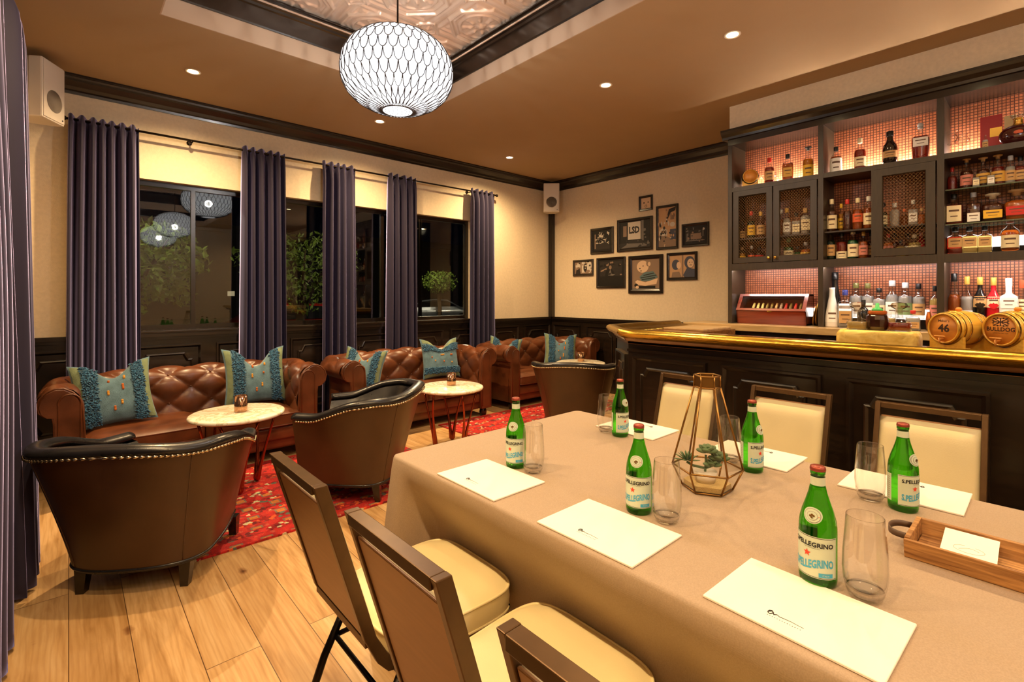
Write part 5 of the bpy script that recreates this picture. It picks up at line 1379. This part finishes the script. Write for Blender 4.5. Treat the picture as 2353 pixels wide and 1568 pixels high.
# behind the wire doors and in the open bay
g2 = 'bottles on the middle cabinet shelves'; g3 = 'bottles on the lower cabinet shelves'; zM = ZM+.001; zB = ZB1+.001
rows = [
 (1706, 7, 42, XK, zM, 'squat', 'brown', 'black', 'tan', 'small dark bottle at the far left behind the left wire door, upper row', g2),
 (1726, 9, 62, XM, zM, 'round', 'dgreen', 'red', 'yellow', 'bottle with yellow label and red neck behind the left wire door', g2),
 (1748, 9, 59, XM, zM, 'round', 'brown', 'gold', 'tan', 'tan-labelled bottle right of the yellow-labelled one behind the left wire door', g2),
 (1795, 8, 62, XK, zM, 'round', 'amber', 'white', 'none', 'amber bottle at the left behind the second wire door, upper row', g2),
 (1808, 8.5, 62, XM, zM, 'tall', 'clear', 'gold', 'white', 'clear bottle with diagonal pale label behind the second wire door', g2),
 (1829, 9, 50, XM, zM, 'square', 'clear', 'black', 'cream', 'square clear bottle in the middle behind the second wire door', g2),
 (1851, 11, 68, XM, zM, 'decanter', 'clear', 'tan', 'cream', 'cut clear decanter at the right behind the second wire door', g2),
 (1705, 8, 38, XM, zB, 'round', 'gold', 'tan', 'yellow', 'small yellow-labelled bottle, lower row far left behind the wire door', g3),
 (1727, 7.5, 40, XM, zB, 'round', 'brown', 'white', 'orange', 'small bottle with orange collar label, lower row behind the left wire door', g3),
 (1745, 9, 38, XM, zB, 'squat', 'dark', 'black', 'red', 'small bottle with broad red label, lower row behind the left wire door', g3),
 (1812, 10.5, 53, XM, zB, 'round', 'green', 'green', 'cream', 'green bottle with cream label, lower row behind the second wire door', g3),
 (1833, 9, 34, XM, zB, 'squat', 'green', 'black', 'tan', 'short green bottle, lower row behind the second wire door', g3),
 (1852, 12, 42, XM, zB, 'squat', 'orange', 'white', 'gold', 'reddish amber bottle at the right, lower row behind the second wire door', g3),
 (1911, 11, 74, XM, zM, 'round', 'brown', 'cream', 'cream', 'dark bottle with large cream label, first on the open middle shelf', g2),
 (1933, 7, 64, XK, zM, 'round', 'gold', 'yellow', 'yellow', 'slim yellow-capped bottle, second on the open middle shelf', g2),
 (1947, 9, 71, XM, zM, 'tall', 'brown', 'red', 'none', 'brown unlabelled bottle, third on the open middle shelf', g2),
 (1971, 10.5, 72, XM, zM, 'round', 'amber', 'cream', 'orange', 'bottle with orange label, fourth on the open middle shelf', g2),
 (1996, 10.5, 74, XM, zM, 'round', 'amber', 'white', 'cream', 'pale-labelled bottle, fifth on the open middle shelf', g2),
 (1909, 9.5, 70, XM, zB, 'tall', 'dgreen', 'black', 'tan', 'dark bottle with slim gold band, first on the open lower shelf', g3),
 (1934, 11, 62, XM, zB, 'round', 'red', 'black', 'cream', 'red-brown bottle with low cream label, second on the open lower shelf', g3),
 (1960, 11, 66, XM, zB, 'round', 'green', 'white', 'cream', 'bright green bottle with cream label, third on the open lower shelf', g3),
 (1984, 9.5, 60, XM, zB, 'squat', 'amber', 'gold', 'pink', 'copper-labelled bottle, fourth on the open lower shelf', g3),
 (2001, 8, 60, XK, zB, 'round', 'brown', 'black', 'tan', 'bottle at the right end of the open lower shelf, half behind the stile', g3),
 (2030, 8, 56, XM, zM, 'tall', 'dgreen', 'black', 'cream', 'dark slim bottle at the left behind the third wire door, upper row', g2),
 (2056, 10, 62, XM, zM, 'decanter', 'clear', 'silver', 'none', 'clear decanter behind the third wire door, upper row', g2),
 (2078, 8, 40, XK, zM, 'squat', 'amber', 'orange', 'none', 'small amber bottle in the middle behind the third wire door, upper row', g2),
 (2098, 9.5, 57, XM, zM, 'square', 'clear', 'white', 'white', 'white-capped bottle behind the third wire door, upper row', g2),
 (2118, 9, 36, XM, zM, 'squat', 'orange', 'tan', 'none', 'orange squat bottle behind the third wire door, upper row', g2),
 (2131, 5, 42, XF+.03, zM, 'tall', 'pale', 'cream', 'none', 'slim cream-topped bottle at the right behind the third wire door', g2),
 (2041, 10, 52, XM, zB, 'squat', 'orange', 'red', 'pink', 'orange bottle with pink label, lower row left behind the third wire door', g3),
 (2056, 8, 55, XK, zB, 'round', 'red', 'black', 'none', 'red unlabelled bottle, lower row second behind the third wire door', g3),
 (2070, 10, 36, XM, zB, 'squat', 'pale', 'black', 'tan', 'short tan-labelled bottle, lower row middle behind the third wire door', g3),
 (2087, 10.5, 50, XK, zB, 'bulb', 'orange', 'black', 'white', 'bulbous bottle with black stopper, lower row behind the third wire door', g3),
 (2101, 12, 48, XM, zB, 'squat', 'pale', 'cream', 'cream', 'broad cream-labelled bottle, lower row behind the third wire door', g3),
 (2117, 10, 54, XK, zB, 'round', 'crimson', 'pink', 'none', 'deep red bottle at the right, lower row behind the third wire door', g3),
 (2188, 9, 52, XM, 2.161, 'squat', 'red', 'red', 'none', 'red-stoppered bottle, first on the upper glass shelf', g2),
 (2221, 12, 66, XM, 2.161, 'squat', 'brown', 'tan', 'pink', 'round-stoppered dark bottle, second on the upper glass shelf', g2),
 (2243, 6.5, 34, XF, 2.161, 'square', 'clear', 'none', 'cream', 'small pale-labelled bottle in front, third on the upper glass shelf', g2),
 (2259, 12.5, 64, XM, 2.161, 'squat', 'brown', 'tan', 'gold', 'dark bottle with gilt label, fourth on the upper glass shelf', g2),
 (2277, 7, 36, XF, 2.161, 'square', 'clear', 'none', 'white', 'small white-labelled bottle in front, fifth on the upper glass shelf', g2),
 (2293, 12.5, 66, XM, 2.161, 'squat', 'red', 'tan', 'gold', 'dark red bottle with wide stopper, sixth on the upper glass shelf', g2),
 (2322, 10, 64, XM, 2.161, 'tall', 'clear', 'silver', 'tan', 'grey-capped slim bottle, seventh on the upper glass shelf', g2),
 (2345, 11, 60, XM, 2.161, 'round', 'red', 'black', 'tan', 'bottle cut by the right edge of the picture on the upper glass shelf', g2),
 (2192, 16, 70, XM, 1.913, 'square', 'red', 'black', 'cream', 'square bottle with keyhole label, first on the lower glass shelf', g2),
 (2237, 13.5, 70, XM, 1.913, 'square', 'brown', 'silver', 'white', 'tall flask with white band label, second on the lower glass shelf', g2),
 (2281, 20, 66, XM, 1.913, 'decanter', 'brown', 'cream', 'yellow', 'broad flask with curved yellow label, third on the lower glass shelf', g2),
 (2336, 22, 70, XM, 1.913, 'decanter', 'orange', 'tan', 'red', 'broad flask with red label at the right of the lower glass shelf', g2),
 (2195, 15, 60, XM, zB, 'square', 'red', 'black', 'tan', 'first of three matching square bottles with anchor labels, right bay', g3),
 (2228, 15, 60, XM, zB, 'square', 'pale', 'black', 'tan', 'second of three matching square bottles with anchor labels, right bay', g3),
 (2263, 13, 60, XM, zB, 'square', 'pale', 'black', 'tan', 'third of three matching square bottles with anchor labels, right bay', g3),
 (2321, 16, 76, XM, zB, 'round', 'amber', 'orange', 'cream', 'long-necked amber bottle with orange stopper, lower row of the right bay', g3),
]
spans = {1911: (.10, .52), 1971: (.25, .52), 1960: (.08, .52), 1934: (.04, .30), 2195: (.26, .60), 2228: (.26, .60), 2263: (.26, .60), 2192: (.10, .62), 2281: (.12, .40), 2336: (.15, .44), 2237: (.06, .34), 2321: (.12, .50)}
for r in rows:
    nm = 'crystal_decanter' if r[5] == 'decanter' and r[6] == 'clear' else 'spirit_bottle'
    bottle(nm, r[0], r[1], r[2], r[3], r[4], r[5], r[6], r[7], r[8], r[9], r[10], spans.get(r[0], (.14, .50)), cat='decanter' if nm[0] == 'c' else 'bottle', capk='disc' if r[0] in (2221, 2259, 2293, 2281, 2336, 2087, 2102) else 'cyl')
g4 = 'bottles on the back counter'; zR = CZ+.0762; zC = CZ+.001; XR1, XR0 = 4.895, 4.80
low = [
 (1919, 15, 122, 4.85, zC, 'cone', 'black', 'black', 'none', 'tall black cone-topped bottle beside the first divider on the back counter'),
 (1912, 15, 90, 4.72, zC, 'cone', 'white', 'none', 'white', 'frosted white bottle with a pourer at the left of the back counter'),
 (1942, 15, 84, 4.74, zC, 'square', 'clear', 'blue', 'tan', 'blue-capped clear bottle, second on the back counter'),
 (1967, 13.5, 78, XR1, zR, 'round', 'clear', 'olive', 'white', 'clear gin bottle with olive cap, left of its twin on the back counter'),
 (1994, 13, 78, XR1, zR, 'round', 'clear', 'olive', 'white', 'clear gin bottle with olive cap, right of its twin on the back counter'),
 (2020, 13, 68, XR1, zR, 'round', 'clear', 'black', 'cream', 'clear bottle with squat black cap and cream label on the back counter'),
 (2050, 13, 86, XR1, zR, 'tall', 'clear', 'silver', 'white', 'tall clear bottle with silver cap, behind the jars on the bar'),
 (2080, 14, 82, XR1, zR, 'round', 'clear', 'silver', 'green', 'clear bottle with green label on the back counter'),
 (2111, 12, 80, XR1, zR, 'round', 'clear', 'black', 'tan', 'clear bottle with black cap and brown label on the back counter'),
 (2134, 6, 66, 4.78, zC, 'bulb', 'orange', 'none', 'none', 'slim copper-coloured bottle by the second divider'),
 (2148, 10, 76, XR1, zR, 'round', 'pale', 'black', 'pink', 'pinkish bottle with black stopper against the second divider'),
 (1984, 12, 64, 4.66, zC, 'squat', 'black', 'black', 'none', 'small black bottle standing in front on the back counter'),
 (2044, 12, 40, 4.68, zC, 'square', 'pale', 'none', 'tan', 'low cream-labelled bottle between the jars on the bar'),
 (2098, 14, 44, 4.68, zC, 'square', 'clear', 'red', 'tan', 'low cream-labelled bottle left of the first barrel'),
 (2193, 12, 130, 4.84, zC, 'tall', 'amber', 'black', 'none', 'tall slender amber bottle right of the second divider'),
 (2222, 11.5, 124, 4.84, zC, 'round', 'clear', 'gold', 'none', 'clear bottle with silver collar, second in the right bay of the back counter'),
 (2252, 12.5, 124, 4.84, zC, 'round', 'black', 'gold', 'tan', 'black bottle with gold neck and black emblem on the back counter'),
 (2283, 12.5, 124, 4.84, zC, 'round', 'crimson', 'gold', 'cream', 'red bottle with gold neck and red emblem on the back counter'),
 (2318, 16, 124, 4.84, zC, 'square', 'white', 'white', 'white', 'white square bottle with long neck, right end of the back counter'),
 (2348, 10, 120, 4.84, zC, 'round', 'clear', 'orange', 'cream', 'bottle cut by the right edge of the picture on the back counter'),
]
for r in low:
    b = bottle('spirit_bottle', r[0], r[1], r[2], r[3], r[4], r[5], r[6], r[7], r[8], r[9], g4, (.46, .66) if r[0] > 2200 else (.12, .45))
    if r[0] in (2252, 2283):
        k = depth(r[3], r[3]*fp(r[0]))/FPX; w = 9*k; zc = .50*r[2]*k; y = -12.5*k-.004
        pl = [(-w, 0), (-w*.6, w*.5), (-w*.2, w*.45), (0, w*.8), (w*.2, w*.45), (w*.6, w*.5), (w, 0), (w*.6, -w*.5), (0, -w*.95), (-w*.6, -w*.5)]
        MB().add([(x, y, zc+z) for x, z in pl]+[(x, y-.001, zc+z) for x, z in pl], [tuple(range(10)), tuple(range(19, 9, -1))]+[(q, (q+1) % 10, 10+(q+1) % 10, 10+q) for q in range(10)]).build('bat_shaped_emblem', cmat('bottle_'+r[6], LIQ[r[6]], .12), b)
def humidor():
    X0 = 4.70; ya, yb = 1.425, 2.015
    t = thing('cigar_humidor', 'cherry wood cigar humidor with sloping glass lid on the back counter', 'humidor', (X0, (ya+yb)/2, zC)); w = (yb-ya)/2
    side = [(.02, 0), (.0, .12), (.10, .27), (.21, .27), (.22, .0)]
    for s in (-1, 1):
        m = MB(); m.loft([[(x, s*w, z) for x, z in side], [(x, s*(w-.012), z) for x, z in side]], True, True, 0, False); m.build('end_board', M_HUMI, t, merge=True)
    m = MB(); m.loft([[(.02, y, 0), (.0, y, .12), (.012, y, .12), (.032, y, 0)] for y in (-w, w)], True, True, 0, False); m.build('front_board', M_HUMI, t, merge=True)
    m = MB(); m.box((.20, -w, 0), (.22, w, .27)).box((.02, -w, 0), (.21, w, .012)).box((.10, -w, .258), (.215, w, .27)); m.build('carcass', M_HUMI, t)
    d = Vector((.10, 0, .15)).normalized(); n = Vector((-.15, 0, .10)).normalized()
    def slat(y0, y1, a, b, mt, nm, th=.010):
        P = []
        for q in (0, th):
            for (yy, aa) in ((y0, a), (y1, a), (y1, b), (y0, b)): P.append(Vector((0, yy, .12))+d*aa+n*q)
        MB().add(P, [(0, 3, 2, 1), (4, 5, 6, 7), (0, 1, 5, 4), (1, 2, 6, 5), (2, 3, 7, 6), (3, 0, 4, 7)]).build(nm, mt, t)
    L = .18
    slat(-w, w, 0, .022, M_HUMI, 'lid_rail'); slat(-w, w, L-.024, L, M_HUMI, 'lid_rail'); slat(-w, -w+.03, .022, L-.024, M_HUMI, 'lid_rail'); slat(w-.03, w, .022, L-.024, M_HUMI, 'lid_rail')
    slat(-w+.03, w-.03, .022, L-.024, M_TGLASS, 'lid_glass', .003)
    MB().rbox((-.006, -.02, .112), (.0, .02, .128), .003).build('clasp', M_BRASS, t)
    rnd = random.Random(5); y = w-.13; cols = [('pale_wrapper', srgb(200, 188, 120)), ('olive_wrapper', srgb(110, 90, 40)), ('tan_wrapper', srgb(176, 140, 90)), ('grey_wrapper', srgb(150, 130, 110)), ('red_wrapper', srgb(170, 40, 24))]
    seq = [0, 0, 0, 1, 1, 2, 3, 4, 1, 4, 1, 4]
    for i, c in enumerate(seq):
        yy = w-.12-i*.040
        cg = thing('cigar', '%s bundle of cigars inside the humidor, number %s from its left' % (('pale', 'olive', 'tan', 'grey', 'red')[c], ('one', 'two', 'three', 'four', 'five', 'six', 'seven', 'eight', 'nine', 'ten', 'eleven', 'twelve')[i]), 'cigar', (X0+.05, (ya+yb)/2+yy, zC+.10), 0, 'cigars inside the humidor')
        MB().tube([(0, 0, 0), (.04, 0, .045), (.075, 0, .088)], .011, 8, rs=[.010, .012, .009]).build('wrapper', cmat(*cols[c]), cg)
        MB().tube([(.020, 0, .022), (.032, 0, .036)], .0128, 8).build('band', M_BRASS, cg)
humidor()
for i, (x, X, tilt, lb) in enumerate(((1.366, 4.80, 10, 'round metal tray leaning in the corner beside the humidor'), (1.346, 4.81, 7, 'larger round metal tray leaning behind the first one, by the divider'))):
    R = (.095, .115)[i]; t = thing('round_tray', lb, 'tray', (X, x, zC), radians(0), 'round trays leaning beside the humidor')
    MB().lathe([(0, 0), (R-.006, 0), (R, .006), (R+.002, .012), (R-.002, .012), (R-.008, .004), (0, .003)], 40, M=T(0, 0, R+.002, ry=radians(-90+tilt), rz=radians(-84))).build('disc', M_OLDBR, t)
# objects on the bar top
ZBAR = 1.1006
def log_block():
    t = thing('wood_slab_stand', 'rough pale yellow wood block on the bar carrying three vessels', 'stand', (3.33, .65, ZBAR))
    N = 60; rings = []; rnd = random.Random(9)
    from mathutils import noise
    for i in range(N+1):
        u = i/N; y = -.185+.37*u; e = min(1, sin(pi*min(max(u, .0), 1))*4+.25); e = min(1, e)
        R = []
        for k in range(28):
            a = 2*pi*k/28; c, s = cos(a), sin(a); x = .085*math.copysign(abs(c)**.45, c); z = .046+.046*math.copysign(abs(s)**.4, s)
            nn = noise.noise(Vector((x*18, y*14, z*26)))*.012+noise.noise(Vector((x*50, y*50, z*50)))*.004
            nn -= .008*math.exp(-((u-.45)/.015)**2)+.007*math.exp(-((u-.86)/.012)**2)
            f = e**.35
            zz = .056+(z-.046)*1.28*f*(1+nn*9); R.append((x*f*(1+nn*6), y, min(.108, max(0.0, zz))))
        rings.append(R)
    m = MB(); m.loft(rings, True, True, 0, True); m.build('block', wood_mat('pale_gnarled_wood', srgb(216, 176, 70), srgb(244, 216, 120), .5, (6, 3, 6), bump=.6, nscale=6), t)
log_block()
g5 = 'vessels on the pale wood block'; zk = ZBAR+.1085
k0 = depth(3.30, 3.30*fp(1970))/FPX
def on_block(x, X, lb, name, cat):
    Y = X*fp(x); return thing(name, lb, cat, (X, Y, zk), math.atan2(-Y, -X)+pi/2, g5)
for x, c, lb in ((1970, 'pale', 'glass decanter with pale gold drink on the left of the wood block'), (2066, 'red', 'glass decanter with red drink on the right of the wood block')):
    t = on_block(x, 3.33, lb, 'glass_decanter', 'decanter')
    MB().lathe([(.046, 0), (.052, .004), (.053, .038), (.046, .054), (.024, .062), (.017, .075), (.017, .10), (.024, .112)], 28, sq=3.4).build('glass_body', GL, t)
    MB().lathe([(.002, .004), (.048, .005), (.049, .038), (.045, .044), (0, .044)], 24, sq=3.4).build('drink', cmat('liquid_'+c, LIQ[c], .1, trans=.55), t)
    MB().lathe([(0, .10), (.014, .10), (.016, .118), (.034, .128), (.038, .140), (.030, .152), (0, .156)], 8, sm=False).build('stopper', thin_glass('cut_crystal', (.86, .80, .68), .05, 3.), t)
t = on_block(2016, 3.33, 'dark jar with amber lid and green knob in the middle of the wood block', 'lidded_jar', 'jar')
MB().lathe([(.036, 0), (.044, .003), (.050, .02), (.052, .060), (.048, .080), (.040, .088)], 14, sm=False).build('jar_body', cmat('dark_cut_glass', srgb(52, 26, 16), .08, coat=.8), t)
MB().lathe([(.042, .087), (.044, .090), (.044, .104), (.038, .108), (0, .108)], 24).build('amber_rim', cmat('liquid_orange', LIQ['orange'], .1, trans=.55), t)
MB().lathe([(0, .108), (.028, .108), (.024, .118), (.010, .126), (.008, .150), (0, .151)], 16).build('green_lid', cmat('jade_green', srgb(70, 190, 110), .3), t)
for (x, R, words, flag, lb) in ((2166, .086, [('46', .62, .0, -.02), ("Maker's", .20, 0, .42)], None, 'brass-hooped oak barrel marked 46, left of its pair on the bar'),
                                (2296, .088, [('BULLDOG', .30, 0, .0), ('LONDON DRY GIN', .085, 0, -.20)], (0, .40, .36, .20), 'brass-hooped oak barrel marked with a flag, at the right edge of the bar')):
    X = 3.235; Y = X*fp(x); t = thing('oak_barrel', lb, 'barrel', (X, Y, ZBAR), math.atan2(-Y, -X)+pi/2-radians(38), 'oak barrels on the bar')
    barrel_parts(t, R, R*2.3, R*.60, True, {'words': words, 'flag': flag})
t = thing('cork_spool', 'small wooden peg standing on the bar between the two barrels', 'stopper', (3.30, 3.30*fp(2221), ZBAR)); MB().lathe([(.012, 0), (.012, .022), (.009, .024), (.009, .03), (.014, .032), (.014, .04), (0, .041)], 14).build('peg', M_OAKB, t)
t = thing('folded_card', 'small white printed card on the bar at the right edge of the picture', 'card', (3.24, 3.24*fp(2347), ZBAR)); MB().box((-.02, -.03, 0), (.02, .03, .012)).build('card', M_PAPER, t)

# ================================================================== framed photographs on the right wall
PH = {k: mat('print_'+k, c, .5) for k, c in {'black': srgb(16, 14, 13), 'dark': srgb(40, 36, 34), 'grey': srgb(110, 104, 98), 'pale': srgb(206, 196, 180), 'sepia': srgb(196, 156, 116), 'skin': srgb(222, 190, 156), 'mid': srgb(140, 116, 96), 'blue': srgb(70, 74, 90), 'teal': srgb(92, 116, 118)}.items()}
PK = list(PH); PM = [PH[k] for k in PK]
def picture(y0, y1, z0, z1, fw, bg, shapes, label, mat_w=.0):
    """y0>y1 in the photo left->right. shapes in unit coords u (left->right) v (up)"""
    w = abs(y0-y1); h = z1-z0
    t = thing('picture_frame', label, 'picture', (XR-.001, (y0+y1)/2, (z0+z1)/2), -pi/2, 'framed photographs on the wall')
    # local: x right, -y towards the room, z up   (rotation -90deg: local -y = -X world)
    ro = lambda e, y: [(-w/2+e, y, -h/2+e), (w/2-e, y, -h/2+e), (w/2-e, y, h/2-e), (-w/2+e, y, h/2-e)]
    m = MB(); m.loft([ro(0, 0), ro(0, -.018), ro(.004, -.022), ro(fw*.7, -.020), ro(fw, -.012), ro(fw, -.004)], True, False, 0, False); m.build('frame', M_DARK, t, merge=True)
    pw, ph = w/2-fw, h/2-fw
    m = MB(); m.box((-pw, -.006, -ph), (pw, -.004, ph), PK.index(bg if not mat_w else 'black'))
    aw, ah = pw-mat_w, ph-mat_w
    if mat_w: m.box((-aw, -.0064, -ah), (aw, -.006, ah), PK.index(bg))
    lay = -.0068
    for s in shapes:
        k = s[0]; c = PK.index(s[1]); lay -= .00012
        if k == 'r': _, _, u0, v0, u1, v1 = s; pts = [(u0, v0), (u1, v0), (u1, v1), (u0, v1)]
        elif k == 'e': _, _, cu, cv, ru, rv = s; pts = [(cu+ru*cos(2*pi*i/20), cv+rv*sin(2*pi*i/20)) for i in range(20)]
        elif k == 'p': pts = s[2]
        elif k == 't':
            vs, fs = txt(s[2], 1, bold=.045); mxw = max(x for x, y in vs)-min(x for x, y in vs); sc = s[5]*2*aw/mxw
            m.add([((s[3]*2-1)*aw+x*sc, lay, (s[4]*2-1)*ah+y*sc*1.25) for x, y in vs], fs, c); continue
        m.add([((min(1, max(0, u))*2-1)*aw, lay, (min(1, max(0, v))*2-1)*ah) for u, v in pts], [tuple(range(len(pts)))], c)
    m.build('print', PM, t)
rnd = random.Random(12)
def spec(cols, n, seed, s=.08, box=(0, 0, 1, 1)):
    r = random.Random(seed); out = []
    for _ in range(n):
        u, v = r.uniform(box[0], box[2]), r.uniform(box[1], box[3]); a = r.uniform(.3, 1)*s; b = r.uniform(.3, 1)*s
        out.append(('e', r.choice(cols), u, v, a, b))
    return out
picture(3.785, 3.578, 2.548, 2.752, .030, 'skin', [('e', 'black', .30, .55, .07, .07), ('e', 'black', .74, .57, .07, .06), ('e', 'mid', .50, .22, .14, .12), ('e', 'skin', .50, .22, .08, .07), ('e', 'mid', .52, .38, .04, .03)], 'small square framed close-up of a baby face, the topmost picture')
picture(4.145, 3.578, 2.018, 2.470, .040, 'black', [('r', 'dark', 0, 0, 1, .2), ('r', 'mid', .12, .45, .24, .85), ('r', 'pale', .28, .32, .70, .97), ('r', 'grey', .72, .25, .80, 1), ('p', 'grey', [(.05, .02), (.95, .05), (.8, .16), (.3, .18)]), ('r', 'dark', .3, .18, .75, .30)]+[('t', 'dark', 'LSD', .49, .66, .34)]+spec(['grey', 'dark'], 16, 3, .05, (.05, .02, .95, .28))+spec(['grey', 'black'], 8, 4, .05, (.82, .3, .98, .9)), 'large framed photograph of a lettered sign in a doorway')
picture(3.523, 3.207, 2.005, 2.582, .032, 'sepia', [('p', 'mid', [(0, .0), (1, 0), (1, .12), (.3, .32), (0, .30)]), ('e', 'pale', .28, .38, .24, .10), ('e', 'dark', .28, .38, .10, .045), ('r', 'blue', .66, .18, 1, .44), ('e', 'pale', .80, .56, .14, .06), ('p', 'dark', [(.45, .7), (.6, .95), (1, 1), (.95, .9), (.7, .86), (.55, .72)]), ('r', 'mid', .68, .68, .90, .84)]+spec(['dark', 'mid', 'pale', 'sepia'], 46, 7, .06), 'tall narrow framed sepia photograph of a crowded interior')
picture(3.157, 2.800, 2.014, 2.305, .030, 'black', [('r', 'dark', .1, .12, .9, .85), ('r', 'mid', .25, .2, .8, .6), ('e', 'pale', .93, .86, .06, .08), ('r', 'grey', .88, .35, .93, .8), ('p', 'grey', [(.02, .1), (.14, .12), (.12, .9), (.03, .8)]), ('r', 'grey', .02, .08, .98, .14)]+spec(['mid', 'dark', 'grey'], 30, 9, .07), 'small dark framed street photograph at the upper right', .025)
picture(4.620, 4.212, 2.014, 2.394, .034, 'black', [('r', 'dark', 0, 0, 1, .4), ('r', 'mid', .02, .05, .1, .9)]+spec(['pale', 'grey', 'black', 'pale'], 44, 11, .09, (.12, .35, .92, .98)), 'framed black and white photograph with bright streaks at the upper left', .03)
picture(4.965, 4.572, 1.700, 1.945, .032, 'mid', [('e', 'pale', .2, .65, .14, .25), ('p', 'dark', [(.05, 0), (.35, 0), (.28, .6), (.12, .5)]), ('r', 'pale', .42, .1, .60, 1), ('e', 'dark', .62, .5, .10, .35), ('e', 'pale', .86, .55, .14, .5), ('e', 'mid', .8, .2, .1, .12)]+spec(['pale', 'mid', 'dark'], 18, 13, .08), 'smallest landscape framed photograph, the leftmost picture')
picture(4.510, 4.008, 1.510, 1.952, .030, 'dark', [('r', 'black', 0, 0, 1, .35), ('e', 'black', .45, .35, .22, .35), ('e', 'mid', .48, .74, .06, .09), ('p', 'grey', [(.40, .45), (.48, .66), (.54, .45), (.70, .42), (.60, .36), (.38, .38)]), ('p', 'mid', [(.02, .60), (.3, .72), (.32, .66), (.04, .54)])]+spec(['mid', 'dark', 'black'], 30, 15, .07, (0, .4, 1, 1)), 'large very dark framed photograph of a man in a jacket in the lower row', .03)
picture(3.955, 3.424, 1.430, 1.948, .055, 'mid', [('r', 'grey', 0, 0, 1, .05), ('e', 'skin', .40, .76, .22, .20), ('e', 'mid', .60, .86, .07, .10), ('e', 'skin', .64, .84, .05, .07), ('p', 'teal', [(.28, .42), (.45, .56), (.78, .60), (.95, .40), (.82, .34), (.74, .28), (.36, .28)]), ('p', 'dark', [(.32, .40), (.9, .48), (.91, .45), (.33, .37)]), ('p', 'dark', [(.36, .34), (.85, .40), (.86, .37), (.37, .31)]), ('p', 'dark', [(.42, .48), (.8, .55), (.81, .52), (.44, .45)]), ('p', 'skin', [(.12, .26), (.2, .32), (.5, .24), (.86, .34), (.95, .36), (.90, .18), (.5, .12), (.2, .16)]), ('e', 'black', .16, .14, .07, .06), ('r', 'black', .18, .04, .86, .12), ('e', 'skin', .20, .08, .06, .05), ('e', 'dark', .30, .70, .025, .018), ('e', 'dark', .42, .78, .03, .015), ('e', 'mid', .34, .62, .04, .02)], 'large framed photograph of a child in a striped shirt, the lowest picture')
picture(3.368, 2.950, 1.598, 1.952, .036, 'sepia', [('r', 'mid', .5, 0, .56, 1), ('e', 'blue', .26, .58, .16, .24), ('e', 'skin', .38, .55, .09, .16), ('e', 'blue', .80, .66, .20, .28), ('e', 'skin', .84, .62, .13, .20), ('p', 'blue', [(.55, .1), (.7, .42), (1, .36), (1, 0), (.6, 0)]), ('p', 'mid', [(.08, 0), (.12, .24), (.4, .26), (.5, 0)]), ('e', 'dark', .8, .66, .02, .02), ('e', 'dark', .9, .66, .02, .02), ('e', 'mid', .85, .54, .05, .02)], 'framed photograph of two dark-haired heads at the lower right')
